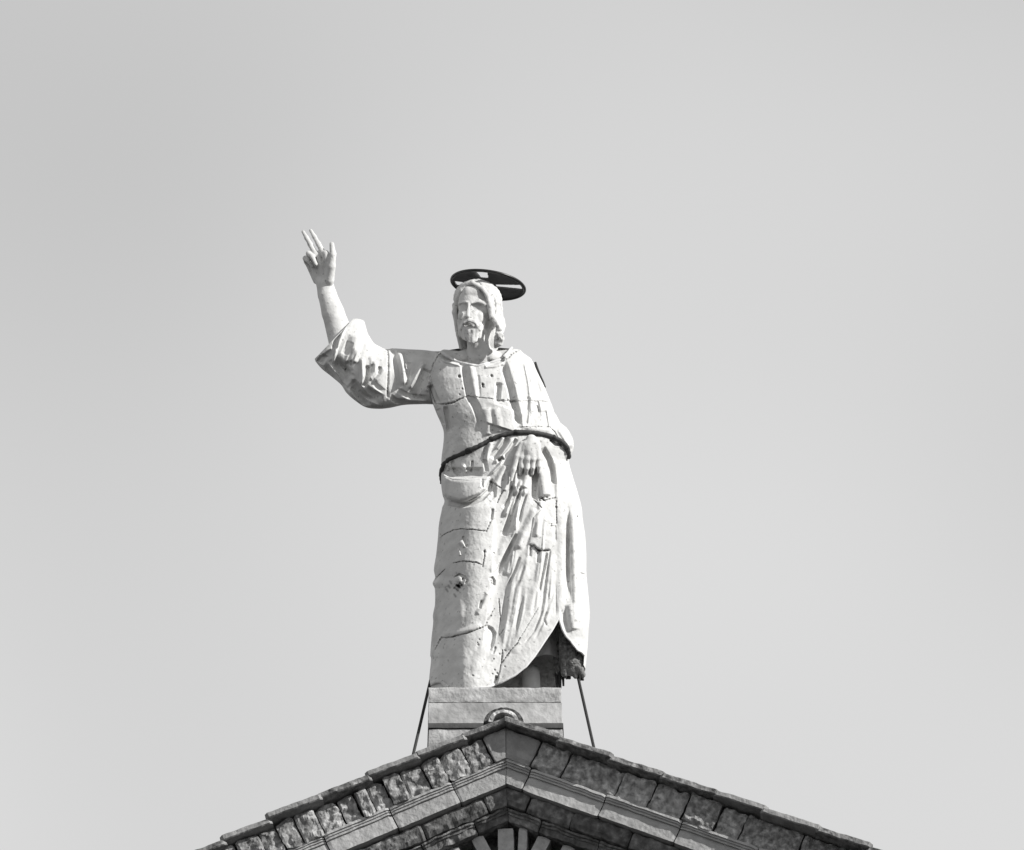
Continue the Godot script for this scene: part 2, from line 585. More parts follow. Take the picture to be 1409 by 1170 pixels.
	stroke(relief, [735, 800, 722, 850, 704, 900], 12, 2.2)
	stroke(relief, [762, 812, 750, 850, 736, 880], 3, -1.6)
	stroke(relief, [764, 798, 765, 850], 2.2, -1.4, 0, 0.4)
	stroke(relief, [747, 840, 735, 868, 722, 885], 2.5, -2.5)
	stroke(relief, [753, 842, 748, 850, 752, 862], 2.0, -2.5)
	stroke(relief, [781.3, 700, 781.4, 732, 781, 775, 781.5, 800, 783.2, 824], 3.2, -10, 0, 0.45)
	stroke(relief, [773, 690, 773, 760, 772, 850], 8, 2.2)
	stroke(relief, [789, 700, 791, 780, 795, 860], 7, 4)
	stroke(relief, [798, 789, 804, 791, 808, 796], 1.4, -3)
	hole(794, 711, 1.3, 4)
	stroke(relief, [774, 832, 777, 855, 783, 875], 5, -3.5, 0, 0.5)
	stroke(relief, [785, 830, 791, 868], 9, 5)
	for k in 22:
		var t := rng.randf()
		var y0 := rng.randf() * 0.6
		var y1 := y0 + 0.2 + rng.randf() * 0.25
		var ca := [Vector2(710, 700), Vector2(699, 770), Vector2(685, 850), Vector2(668, 930)]
		var cb := [Vector2(768, 690), Vector2(765, 770), Vector2(758, 835), Vector2(742, 885)]
		var way := []
		for m in 6:
			var y := lerpf(y0, y1, m / 5.0) * 2.99
			var i := int(y)
			var q: Vector2 = (ca[i] as Vector2).lerp(ca[i + 1], y - i).lerp((cb[i] as Vector2).lerp(cb[i + 1], y - i), t)
			way += [q.x, q.y]
		stroke(relief, way, 1.6 + rng.randf() * 2.2, (-1.5 if k % 2 == 0 else 1.3) * (0.7 + 0.6 * rng.randf()), 0, 0.4)
	# --- joints and damage on the leg
	crack([605, 741, 612, 735, 624, 730, 634, 728, 654, 729.5, 669, 731.5], 1.0, 2.2)
	crack([669, 731, 672, 724, 676, 716], 1.2, 3)
	stroke(relief, [678, 700, 676, 716], 2.2, -5)
	crack([667, 757, 666, 770, 664, 780], 1.0, 2.5)
	hole(666.5, 759, 1.8, 5)
	hole(679, 761, 1.2, 3)
	crack([624, 775.5, 632, 773, 642, 772.8, 655, 774, 663, 777.5], 1.0, 2.6)
	crack([599, 797, 605, 791, 612, 784], 1.5, 3.5)
	stroke(relief, [632, 745, 640, 752], 5, 4)
	stroke(relief, [637, 738, 641, 750, 644, 752], 2.0, -4)
	stroke(relief, [631, 755, 633, 765], 2.5, 3)
	hole(631, 797, 4.5, -4)
	stroke(relief, [625, 795, 632, 790.5, 640, 794, 643, 799, 640, 804], 1.5, -4)
	hole(637, 797, 2.0, 5)
	for k in 16:
		var a := rng.randf() * TAU
		var q := Vector2(630 + cos(a) * 8 * rng.randf(), 806 + sin(a) * 8 * rng.randf())
		hole(q.x, q.y, 1.0 + rng.randf() * 1.3, 3.5)
		stroke(soil, [q.x, q.y, q.x + 1.5, q.y + 1.5], 1.4 + rng.randf() * 0.8, 0.3, 0, 0.0)
	for q in [[617, 806], [614, 811], [619, 800], [625, 818]]:
		stroke(soil, [q[0], q[1], q[0] + 2, q[1] + 3], 2.4, 0.5, 0, 0.0)
	stroke(relief, [629, 812, 633, 840, 630, 866], 8, 2.5, 0, 0.5)
	stroke(relief, [675, 794, 678.5, 800, 678, 806], 3.4, -6)
	stroke(relief, [676.5, 797, 677, 803], 1.3, 5)
	crack([607, 877.5, 614, 878, 622, 877, 635, 873.5, 649, 869.5, 660, 865, 668, 861.5], 1.3, 4.5)
	stroke(relief, [608, 873, 622, 873, 649, 865, 662, 860], 5, 3)
	crack([668, 862, 671, 853, 675, 848, 678, 842, 680, 838], 1.3, 3.5)
	stroke(relief, [668, 862, 676, 866, 679.5, 872, 677, 884, 673, 894], 3.2, -6, 0, 0.2)
	crack([608, 878, 604, 885, 599, 894], 1.5, 4)
	stroke(relief, [660, 838, 661, 832, 663, 826], 2.0, -3)
	stroke(relief, [656, 846, 666, 832, 672, 815], 5, 3)
	crack([686.5, 824, 687.5, 840, 688.5, 855], 0.9, 2)
	crack([693, 866, 690, 872], 1.2, 3)
	crack([715, 878, 711, 886, 702, 896, 691, 912], 1.1, 3)
	crack([741, 836, 728, 858, 717, 876], 0.8, 1.2)
	crack([691, 895, 690, 912, 687, 925, 683, 936], 1.1, 2.5)
	stroke(relief, [684, 930, 680, 944], 3, -6)
	stroke(relief, [682, 890, 678, 900], 1.6, -3)
	stroke(relief, [700, 850, 690, 880, 672, 915], 11, 3, 0, 0.4)
	stroke(relief, [673, 880, 660, 905, 640, 925], 11, 2.4, 0, 0.4)
	stroke(relief, [640, 890, 634, 940], 12, 2, 0, 0.4)
	for k in 14:
		var q := Vector2(645 + rng.randf() * 50, 860 + rng.randf() * 80)
		hole(q.x, q.y, 0.8 + rng.randf() * 0.8, 2)
		stroke(soil, [q.x, q.y, q.x + 0.6, q.y + 0.8], 0.9 + rng.randf() * 0.4, 0.35, 0, 0.0)
	stroke(relief, [591, 942, 600, 938, 607, 938, 612, 943, 618, 946], 3.0, 8, 2, 0.1)
	# --- sleeve of the raised arm
	crack([533, 481, 534, 500, 533.5, 520, 533, 545], 1.8, 5)
	stroke(relief, [540, 480, 546, 505, 551, 534], 5, -4)
	stroke(relief, [550, 484, 556, 508, 558, 530], 5, 4)
	stroke(relief, [548, 484, 552, 505, 555, 530], 6, 5)
	stroke(relief, [562, 498, 560, 532], 4, -4)
	stroke(relief, [584, 498, 573, 516, 563, 535], 4.5, 8)
	stroke(relief, [588, 508, 578, 528, 566, 545], 7, -5)
	stroke(relief, [591, 530, 597, 545, 602, 556], 5, -8)
	stroke(relief, [596, 500, 588, 540], 6, 3)
	stroke(relief, [458, 492, 464, 500, 470, 508, 477, 518, 484, 524], 9, -13, 0, 0.35)
	stroke(relief, [470, 497, 477, 507, 484, 514], 5, -5, 0, 0.4)
	stroke(relief, [455, 497, 462, 510, 474, 526], 5, 5, 0, 0.3)
	stroke(relief, [478, 528, 486, 530, 493, 539, 500, 549, 512, 555], 8, -11, 0, 0.35)
	stroke(relief, [478, 534, 488, 548, 500, 557], 6, 5, 0, 0.3)
	stroke(relief, [499, 534, 510, 543, 526, 551], 8, -8, 0, 0.5)
	stroke(relief, [512, 526, 520, 533, 530, 540], 3.6, -3.5, 0, 0.5)
	stroke(relief, [506, 503, 505, 517, 501, 532], 4, -8)
	stroke(relief, [498, 492, 499, 515, 499, 530], 5, 7)
	stroke(relief, [511, 490, 513, 502], 5, 3)
	stroke(relief, [517, 496, 516, 512, 508, 522], 5, 6)
	stroke(relief, [523, 505, 520, 514], 3, -5)
	stroke(relief, [530, 508, 521, 520, 516, 524], 5, 4)
	stroke(relief, [476, 446, 470, 462, 463, 478, 458, 502], 3, 6)
	stroke(relief, [470, 448, 462, 470, 460, 482], 4, -6)
	stroke(relief, [482, 470, 474, 488], 6, -3)
	stroke(relief, [490, 460, 484, 500], 12, 6)
	stroke(relief, [447, 488, 440, 500], 6, -5)
	stroke(relief, [440, 490, 450, 482, 458, 478], 3, 4)
	for k in 14:
		hole(472 + rng.randf() * 14, 495 + rng.randf() * 16, 1.0 + rng.randf(), 2)
	hole(502, 450, 2.0, 3)
	crack([604, 488, 597, 500, 592, 515, 591, 532, 596, 548, 600, 556], 1.3, 2.6)
	stroke(relief, [545, 536, 562, 545, 588, 548], 4, -4, 0, 0.4)
	stroke(relief, [552, 548, 570, 552, 590, 553], 5, 3, 0, 0.4)
	stroke(relief, [536, 545, 545, 552, 560, 554], 4, -4, 0, 0.4)
	stroke(relief, [470, 528, 478, 540, 490, 552], 3.5, 4, 0, 0.4)
	stroke(relief, [488, 480, 480, 500, 478, 512], 5, -4, 0, 0.4)
	stroke(relief, [445, 500, 455, 512, 468, 524], 4, -5, 0, 0.4)
	stroke(relief, [495, 450, 500, 465, 498, 485], 6, -2.5, 0, 0.4)
	# --- general erosion of the surface
	for j in HH:
		for i in HW:
			var x := float(i) * 0.75
			var y := float(j) * 0.75
			relief[j * HW + i] += 0.45 * broad.get_noise_2d(x * 1.2, y * 0.8) + 0.12 * grain.get_noise_2d(x * 3.0, y * 3.0)

# front opening at the right of the hem, and the torn hem behind it
var open_front := PackedVector2Array([Vector2(768.5, 851), Vector2(774, 867), Vector2(779, 876), Vector2(785, 882.5), Vector2(790, 889), Vector2(795, 895), Vector2(800, 897.5), Vector2(804, 902), Vector2(803, 915), Vector2(806, 921), Vector2(816, 922), Vector2(816, 1001), Vector2(648, 1001), Vector2(648, 946.5), Vector2(672, 945), Vector2(690, 938.5), Vector2(708, 929), Vector2(723.5, 917), Vector2(735.5, 902.6), Vector2(747.4, 884.6), Vector2(759.4, 866.7)])
var open_back := PackedVector2Array([Vector2(772, 1001), Vector2(772, 938), Vector2(776, 930), Vector2(780, 936), Vector2(784, 932), Vector2(788, 927), Vector2(792, 930), Vector2(796, 933), Vector2(799, 937), Vector2(803, 934), Vector2(806, 926), Vector2(830, 920), Vector2(830, 1001)])

var neckline := PackedVector2Array([Vector2(600, 476), Vector2(609, 486), Vector2(618, 492), Vector2(628, 497), Vector2(638, 500.5), Vector2(648, 503), Vector2(658, 503.5), Vector2(668, 501), Vector2(678, 498.5), Vector2(688, 495), Vector2(693, 490), Vector2(700, 484), Vector2(706, 476)])

func robe_mesh() -> ArrayMesh:
	var rows := 880
	var nf := 430
	var nb := 90
	var cols := nf + nb + 1
	var v0 := 478.5
	var v1 := 990.0
	var vs := PackedVector3Array()
	var cs := PackedColorArray()
	var keep := PackedByteArray()
	vs.resize(rows * cols)
	cs.resize(rows * cols)
	keep.resize(rows * cols)
	keep.fill(1)
	for i in rows:
		var v := v0 + (v1 - v0) * pow(float(i) / (rows - 1), 1.0)
		var l := table(robe_left, v, 1)
		var r := table(robe_right, v, 1)
		var c := 0.5 * (l + r)
		var a := 0.5 * (r - l)
		var b := table(robe_deep, v, 1)
		for j in cols:
			var k := i * cols + j
			var front := j <= nf
			var phi := PI * j / nf if front else PI + PI * (j - nf) / nb
			var u := c - a * cos(phi)
			var s := sin(phi)
			var w := b * pow(maxf(s, 0.0), 0.92) if front else -b * 0.85 * pow(maxf(-s, 0.0), 0.92)
			if front:
				w += hsample(relief, u, v) * smoothstep(0.0, 0.3, s)
			else:
				w += 3.0 * broad.get_noise_2d(u * 2.0, v * 0.5) * smoothstep(0.0, 0.3, -s)
			var p := carve(u, v, w)
			vs[k] = p
			cs[k] = weather(p, hsample(soil, u, v) if front else 0.1)
			if p.y < base_y - 0.03: keep[k] = 0
			var q := Vector2(u, v)
			if front and v < 505.0 and Geometry2D.is_point_in_polygon(q, neckline): keep[k] = 0
			if v > 845.0 and u > 640.0:
				if front and Geometry2D.is_point_in_polygon(q, open_front): keep[k] = 0
				if not front and Geometry2D.is_point_in_polygon(q, open_back): keep[k] = 0
	return grid_mesh(vs, cs, rows, cols, keep)

# loft between pairs of edge points: [iu, iv, ou, ov, depth, w]
func sleeve_mesh() -> ArrayMesh:
	var st := [[640, 486, 630, 562, 18.4, -22.0], [612, 483.5, 606, 558, 27.6, -18.0], [597, 483.3, 592, 556.5, 30.4, -17.4], [582, 481.7, 576, 556.5, 32.2, -19.5], [560, 480.6, 555, 557.6, 33.1, -23.1], [541, 479.5, 536, 561.5, 35.0, -26.0], [531, 480.5, 520, 562.8, 40, -26.9], [521, 476.3, 503, 560.5, 41, -27.2], [514.5, 472.3, 488, 551, 42, -25.4], [509.5, 465, 476.5, 540.5, 42, -23.8], [505.5, 457.5, 469, 529.5, 40, -23.3], [503, 448, 455, 517.5, 38, -23.0], [499.5, 441, 443, 508, 36, -22.6], [490, 438.4, 434, 497.5, 34, -21.4], [486.5, 438.6, 432.8, 494, 32, -21.0], [486.4, 440.2, 436, 493, 29, -20.9], [487, 449, 446, 492, 23, -22.0], [486, 466, 462, 492, 14, -22.9]]
	var ups := 24
	var rows := (st.size() - 1) * ups + 1
	var nf := 110
	var nb := 50
	var cols := nf + nb + 1
	var vs := PackedVector3Array()
	var cs := PackedColorArray()
	vs.resize(rows * cols)
	cs.resize(rows * cols)
	for i in rows:
		var s := mini(i / ups, st.size() - 2)
		var t := float(i - s * ups) / ups
		var e := []
		for c in 6:
			var pre: float = st[maxi(s - 1, 0)][c]
			var post: float = st[mini(s + 2, st.size() - 1)][c]
			e.append(cubic_interpolate(st[s][c], st[s + 1][c], pre, post, t) if s < 13 else lerpf(st[s][c], st[s + 1][c], t))
		var ia := Vector2(e[0], e[1])
		var oa := Vector2(e[2], e[3])
		for j in cols:
			var front := j <= nf
			var phi := PI * j / nf if front else PI + PI * (j - nf) / nb
			var q := ia.lerp(oa, 0.5 - 0.5 * cos(phi))
			var sn := sin(phi)
			var w: float = e[5] + e[4] * (pow(maxf(sn, 0.0), 0.9) if front else -pow(maxf(-sn, 0.0), 0.9))
			var amount := smoothstep(0.0, 0.35, absf(sn))
			if i > 13 * ups: amount *= 1.0 - smoothstep(13.0, 14.0, float(i) / ups)
			if front: w += hsample(relief, q.x, q.y) * amount
			var p := carve(q.x, q.y, w)
			vs[i * cols + j] = p
			cs[i * cols + j] = weather(p, 0.0)
	# stations run from the shoulder to the cuff; upper edge first, so turn the sheet over
	var fl := PackedVector3Array()
	var fc := PackedColorArray()
	fl.resize(rows * cols)
	fc.resize(rows * cols)
	for i in rows:
		for j in cols:
			fl[i * cols + j] = vs[(rows - 1 - i) * cols + j]
			fc[i * cols + j] = cs[(rows - 1 - i) * cols + j]
	return grid_mesh(vs, cs, rows, cols, PackedByteArray())

# ---------------------------------------------------------------- head, hands, foot
func lean_forward(q: Array) -> void:                       # the head is carried forward of the shoulders
	for e in [0, 4]:                                       # and turned a little to one side
		q[e + 2] += (34.0 + 0.20 * (q[e] - 656.0)) * smoothstep(502.0, 470.0, q[e + 1])

func figure_mesh() -> Array:
	var made := []
	var P := []
	# neck and throat
	P += [[655, 455, -6, 14, 659, 484, -4, 16], [659, 484, -4, 17, 661, 502, -2, 24], [665, 478, -6, 5, 660, 496, 10, 4], [640, 489, 4, 8, 625, 494, 0, 8], [674, 488, 4, 9, 690, 496, 2, 8], [616, 498, -2, 13, 650, 508, 6, 16], [650, 508, 6, 16, 692, 500, 0, 14], [612, 490, -8, 9, 640, 496, -2, 12], [676, 496, -2, 12, 700, 490, -8, 9]]
	# skull and face
	P += [[656, 411, -6, 26, 655, 418, -4, 26], [648, 412, 6, 17.5, 648, 440, 9, 15.5], [648.5, 440, 9, 15, 648.5, 458, 9, 11.5]]
	P += [[646, 402, 13.5, 10, 654, 402, 11.5, 11]]
	P += [[632, 417.5, 17, 2.4, 642, 416.6, 24, 2.2], [649, 416.6, 25.0, 2.4, 659, 415.0, 20.5, 2.8], [659, 414.8, 20.5, 2.8, 667.5, 418, 17, 4.0], [668, 419, 15, 4.2, 669, 427, 10, 4.2]]
	P += [[636, 423.6, 24.5, 5.6, 638.5, 423.8, 25, 5.4, -20], [654.5, 423.6, 23, 5.4, 659, 423.8, 20, 5.0, -14], [650.5, 428, 26, 2.0, 650, 433, 26.5, 1.8, -6]]
	P += [[645, 417.5, 26, 2.2, 644, 434.5, 33.5, 3.0], [641, 436.3, 28.5, 2.4, 641, 436.3, 28.5, 2.2], [648.6, 436.6, 28.6, 2.4, 648.6, 436.6, 28.6, 2.2]]
	P += [[635, 433, 19.5, 5, 635, 436, 18, 5], [659.5, 433, 13.5, 6.2, 659.5, 438, 12.5, 6]]
	P += [[639, 447.4, 27.5, 1.7, 649.5, 447.6, 27.5, 1.7, -8], [652, 449, 26, 1.0, 656, 452, 24, 1.0]]
	# beard and moustache
	P += [[644.5, 440.6, 31, 2.4, 639, 443.6, 29.5, 2.7], [639, 444.5, 28, 2.5, 634.5, 452, 22, 2.2], [646, 440.6, 31, 2.4, 653, 443.2, 30, 2.9], [653, 443.5, 28, 2.7, 660, 453.5, 22, 2.4]]
	P += [[647, 455, 14, 10, 649, 463, 15, 8.5], [641, 452.4, 23, 2.2, 649, 452.6, 23, 2.2]]
	P += [[640, 453, 22, 4.0, 642, 466, 20, 3.6], [645, 454, 23.5, 4.0, 646.5, 469, 22, 2.8], [651, 455, 23.5, 4.0, 650.5, 470, 22, 2.8], [656, 454, 21.5, 4.0, 654, 468, 20, 3.2], [636, 451, 17, 4.2, 638.5, 464, 16, 3.6], [660.5, 449, 14, 4.2, 659, 463, 14, 3.6], [632.5, 442, 11, 3.6, 634.5, 461, 10, 3.6], [665.0, 440, 8, 3.6, 663, 452, 8, 3.4]]
	P += [[647.5, 455, 28.5, 1.0, 649.2, 461, 28.5, 0.9, -0.7], [644.2, 462, 27, 0.9, 645.5, 469, 26, 0.9, -0.6], [653.6, 458, 26.5, 0.9, 652.6, 466, 26, 0.9, -0.6], [639.6, 458, 24, 0.9, 640.6, 465, 23, 0.8, -0.5], [658.6, 456, 20, 0.9, 657.5, 464, 19, 0.8, -0.5]]
	P += [[637, 424.6, 13.6, 3.6, 637.4, 424.6, 13.6, 3.6, 2], [656.5, 424.8, 11.5, 4.0, 657.5, 424.8, 11.3, 4.0, 2], [633, 422.6, 16.4, 0.9, 641, 422.4, 17.6, 0.9, 2], [652, 422.4, 16.4, 0.9, 661.5, 422.6, 14.0, 0.9, 2], [633.5, 427.8, 15.6, 0.8, 640.5, 428, 16.8, 0.8, 2], [653, 428.4, 16.0, 0.8, 661, 428, 14.0, 0.8, 2]]
	for q in P: lean_forward(q)
	made.append(nets(P, 0.9, 0.7, 0.3))
	# raised forearm and blessing hand
	P = []
	P += [[471, 470, 15, 19, 458, 430, 13, 15], [458, 430, 13, 15.5, 450, 405, 12, 12.6], [450, 405, 12, 12.6, 446, 388, 12, 11.5]]
	P += [[453, 388, 20, 6.0, 448, 349, 29, 4.8], [447, 388, 14, 7.2, 438.5, 350, 21, 4.8], [441, 387, 9, 7, 429, 354, 12, 4.8], [436.5, 385, 4, 6.4, 424, 361, 4, 4.8]]
	P += [[445.5, 350, 27, 4.0, 437.9, 335.5, 20, 3.3], [437.9, 335.5, 20, 3.3, 432.5, 326, 13, 2.9], [432.5, 326, 13, 2.9, 427.4, 317.2, 6, 2.3]]
	P += [[434, 350, 22, 4.0, 426.9, 336.5, 17, 3.3], [426.9, 336.5, 17, 3.3, 421.8, 327.5, 11, 2.9], [421.8, 327.5, 11, 2.9, 417, 319, 5, 2.3]]
	P += [[426.5, 353, 13, 4.2, 424.8, 349, 20, 3.7], [424.8, 349, 20, 3.6, 429.5, 353.5, 27, 3.3], [429.5, 353.5, 27, 3.2, 434.5, 363.5, 26.5, 2.6]]
	P += [[422, 360, 5, 4.0, 420, 355.5, 12, 3.3], [420, 355.5, 12, 3.2, 424, 359, 18, 2.9], [424, 359, 18, 2.8, 429.5, 366.5, 19, 2.3]]
	P += [[453, 384, 23, 7.0, 456, 366, 31, 5.8], [456, 366, 31, 5.4, 458, 350, 33, 4.4], [458, 350, 33, 4.4, 456.4, 336, 32, 3.2]]
	for q in P:
		q[2] -= 37.0
		q[6] -= 37.0
	made.append(nets(P, 0.95, 0.8, 0.2))
	# the lowered hand, back of the hand forward, on the cloth
	P = []
	var w0 := 66.0
	P += [[731, 606, w0 - 3, 8, 729, 620, w0 + 1, 9]]
	P += [[724, 612, w0, 6, 718, 629, w0 + 2, 4.6], [729, 612, w0 + 1, 6, 726, 631, w0 + 4, 4.6], [734, 612, w0 + 1, 6, 733.5, 631, w0 + 4, 4.6], [738, 612, w0, 6, 740.5, 630, w0 + 2, 4.6]]
	P += [[718, 611, w0 - 1, 4.0, 711.5, 628, w0 + 2, 3.8], [711.5, 628, w0 + 2, 3.6, 707, 646, w0 + 3, 3.1], [707, 646, w0 + 3, 3.0, 703.4, 661, w0 + 2, 2.2]]
	P += [[718, 629, w0 + 2, 3.8, 717.5, 642, w0 + 2, 3.2], [717.5, 642, w0 + 2, 3.1, 715.5, 652, w0 - 5, 2.8]]
	P += [[726, 631, w0 + 4, 3.8, 725, 644, w0 + 3, 3.2], [725, 644, w0 + 3, 3.1, 724, 654, w0 - 5, 2.8]]
	P += [[733.5, 631, w0 + 3, 3.8, 733, 643, w0 + 2, 3.1], [733, 643, w0 + 2, 3.0, 732, 652, w0 - 6, 2.6]]
	P += [[740.5, 630, w0 + 1, 3.6, 741.5, 641, w0, 3.0], [741.5, 641, w0, 2.9, 741.5, 650, w0 - 7, 2.4]]
	made.append(nets(P, 1.0, 0.8, 0.2))
	# the foot under the open hem
	P = []
	P += [[731, 926, -20, 12, 731, 968, -14, 13.0], [725, 966, -10, 4.5, 724, 970, 8, 3.6], [731, 966, -8, 4.5, 731, 970, 10, 3.6], [737, 966, -10, 4.2, 738, 970, 8, 3.3], [742, 966, -12, 3.6, 744, 970, 2, 3.0], [719, 966, -10, 5.0, 718, 970, 8, 4.2]]
	made.append(nets(P, 1.3, 0.8, 0.2))
	return made

func hair_mesh() -> ArrayMesh:
	var P := []
	var c := Vector3(658, 413, -9)
	var rad := Vector3(31, 26, 30)
	P += [[656, 413, -12, 25, 660, 414, -12, 26], [662, 420, -14, 24, 664, 446, -20, 17], [686, 440, 1, 5.0, 687.5, 456, 0, 5.2], [687.5, 456, 0, 5.2, 685, 473, -3, 5.0], [664, 446, -22, 17, 662, 474, -30, 15], [672, 450, -26, 11, 676, 476, -32, 10]]
	# strands swept from the parting over the skull
	for s in [-1, 1]:
		for k in 19:
			var az := lerpf(0.42, 2.9, k / 18.0)
			var last := Vector3.ZERO
			for m in 9:
				var po := lerpf(0.12, 1.72, m / 8.0)
				var wob := 0.05 * sin(m * 1.1 + k * 1.7)
				var a := az * lerpf(0.75, 1.06, m / 8.0) + wob
				var dir := Vector3(s * sin(po) * sin(a), -cos(po), sin(po) * cos(a))
				if s < 0: dir.x *= 1.02
				var p := c + dir * rad + Vector3(-3.0 * (1.0 - m / 8.0), 0, 0)
				if m > 0:
					var r := 2.4 - 0.4 * absf(m - 4.0) / 4.0
					P.append([last.x, last.y, last.z, r, p.x, p.y, p.z, r])
				last = p
			if s > 0 and az < 2.3:                          # the strand falls on in waves
				for m in 3:
					var p := last + Vector3(1.5 * sin(k * 1.3 + m * 1.9) + 0.8, 8.5, -0.8)
					P.append([last.x, last.y, last.z, 2.1 - m * 0.25, p.x, p.y, p.z, 1.8 - m * 0.25])
					last = p
	# forelock at the parting
	P += [[643, 391, 17, 3.0, 650, 389, 19, 3.0], [641, 392, 17, 2.2, 635, 400, 16, 2.6]]
	# hair framing the face: left
	P += [[635, 399, 16, 3.0, 628.5, 412, 9, 3.2], [628.5, 412, 9, 3.2, 625.5, 430, 3, 3.6], [625.5, 430, 3, 3.6, 628.5, 446, 1, 3.4], [628.5, 446, 1, 3.4, 630.5, 460, -2, 3.0], [630.5, 460, -2, 3.2, 634.5, 478, -8, 3.0], [626, 420, -2, 4, 630, 455, -6, 4], [634, 462, -10, 5, 639, 480, -12, 5], [636, 455, -16, 6, 641, 482, -18, 6]]
	# right: waves down to loose curls
	P += [[650, 389, 19, 3.0, 664, 397, 21, 3.0], [664, 397, 21, 3.0, 670.5, 407, 20, 3.2], [670.5, 407, 20, 3.2, 674, 420, 17, 3.6], [674, 420, 17, 3.6, 677, 434, 13, 3.8], [677, 434, 13, 3.8, 684, 446, 12, 4.4], [672, 408, 13, 3.4, 677, 436, 6, 4.0], [666, 405, 19, 1.2, 669.5, 424, 15, 1.2, -0.8], [679, 418, 4, 3.4, 684, 438, 2, 4.0], [686, 422, -3, 3.6, 688.5, 440, -4, 4.2]]
	P += [[683, 446, 11, 4.2, 687.5, 453, 11, 3.8], [687.5, 453, 11, 3.8, 685, 459, 10, 3.6], [690.5, 440, -4, 4, 693, 449, -5, 3.0], [692, 450, -4, 3.2, 691, 456, -3, 2.6], [686, 459, 11, 4.4, 689, 462, 10, 4.2], [690.5, 466, 7, 3.8, 688, 473, 6, 3.6], [683, 464, 5, 3.4, 682, 477, 0, 2.8], [688, 473, 6, 3.4, 683, 473, 7, 2.8]]
	P += [[690, 456.5, 14, 1.8, 684, 456, 15, 1.6, -0.9], [687.5, 468, 11, 1.9, 684, 466, 12, 1.7, -0.9], [688, 445, 2, 1.6, 690, 452, 2, 1.5, -0.8]]
	P += [[685, 451, 16, 1.6, 684, 452, 12, 1.4, -8], [690.5, 461, 14, 1.6, 691, 464, 10, 1.4, -8], [683, 467, 16, 2.0, 683, 469, 10, 1.6, -8], [677.5, 447, 12, 1.8, 678, 474, 8, 1.8, -5], [692.5, 446, 6, 1.5, 690, 450, 8, 1.4, -8], [687.5, 459, 17, 1.2, 688, 461, 14, 1.2, -6], [688.5, 446, 8, 1.6, 687, 449, 6, 1.5, -9], [684.5, 463, 17, 1.4, 681, 464, 8, 1.8, -9], [689, 469.5, 13, 1.3, 687, 470, 8, 1.3, -9], [683.5, 474, 9, 1.5, 684, 476, 4, 1.4, -9], [681, 444, 18, 1.3, 679, 450, 14, 1.6, -9], [676, 440, 16, 1.3, 677, 452, 12, 2.0, -9]]
	for q in P: lean_forward(q)
	return nets(P, 0.9, 0.55, 0.35)

func halo_node(parent: Node3D, at: Vector3) -> void:
	# a thin metal plate with the three arms of a cross cut through it, and a rolled rim
	var toward := -look
	var e := deg_to_rad(8.6)
	var major := (right * cos(e) - up * sin(e)).normalized()
	var minor_flat := (right * sin(e) + up * cos(e)).normalized()
	var k := 0.352
	var axis := (minor_flat * sqrt(1.0 - k * k) - toward * k).normalized()      # upper side of the plate
	var depth := (minor_flat * k + toward * sqrt(1.0 - k * k)).normalized()
	var h := MeshInstance3D.new()
	h.name = "halo"
	parent.add_child(h, true)
	h.transform = Transform3D(Basis(major, axis, -depth), carve(671.6, 392.2, -8) - at)
	var nr := 64
	var na := 288
	var cell := func(i: int, j: int) -> bool:
		if i < 0: return true
		if i >= nr: return false
		var rr := (i + 0.5) / nr * 52.5
		var a := (j + 0.5) / na * TAU
		for arm in [[104.0, 24.0, 47.5, 5.4, 8.6], [14.0, 11.0, 48.0, 5.2, 9.0], [194.0, 29.0, 47.0, 6.0, 9.0]]:
			var d := a - deg_to_rad(arm[0])
			var along := rr * cos(d)
			var off := absf(rr * sin(d))
			if along > arm[1] and rr < arm[2] and off < lerpf(arm[3], arm[4], (along - arm[1]) / (arm[2] - arm[1])): return false
		return true
	var st := SurfaceTool.new()
	st.begin(Mesh.PRIMITIVE_TRIANGLES)
	st.set_smooth_group(-1)
	st.set_color(Color.WHITE)
	var pt := func(i: int, j: int, y: float) -> Vector3:
		var rr := float(i) / nr * 52.5 * UNIT
		var a := float(j % na) / na * TAU
		return Vector3(cos(a) * rr, y, -sin(a) * rr)
	var t := 0.005
	for i in nr:
		for j in na:
			if not cell.call(i, j): continue
			for y in [t, -t]:
				var q := [pt.call(i, j, y), pt.call(i + 1, j, y), pt.call(i + 1, j + 1, y), pt.call(i, j + 1, y)]
				for n in ([0, 2, 1, 0, 3, 2] if y > 0 else [0, 1, 2, 0, 2, 3]): st.add_vertex(q[n])
			for side in [[i + 1, j, i + 1, j, i + 1, j + 1], [i - 1, j, i, j, i, j + 1], [i, (j + 1) % na, i, j + 1, i + 1, j + 1], [i, (j + na - 1) % na, i, j, i + 1, j]]:
				if cell.call(side[0], side[1]): continue
				var q := [pt.call(side[2], side[3], t), pt.call(side[4], side[5], t), pt.call(side[4], side[5], -t), pt.call(side[2], side[3], -t)]
				for n in [0, 1, 2, 0, 2, 3]: st.add_vertex(q[n])
	st.generate_normals()
	h.mesh = st.commit()
	h.material_override = M.halo
	var ring := TorusMesh.new()
	ring.inner_radius = 49.4 * UNIT
	ring.outer_radius = 53.6 * UNIT
	ring.rings = 96
	ring.ring_segments = 12
	put("rim", ring, M.halo, h)
	put("bracket", tube([Vector3(-6, 1, 8) * UNIT, Vector3(-8, -12, 10) * UNIT, Vector3(-9, -26, 12) * UNIT], [1.6 * UNIT, 1.6 * UNIT, 1.6 * UNIT], 8), M.iron, h)

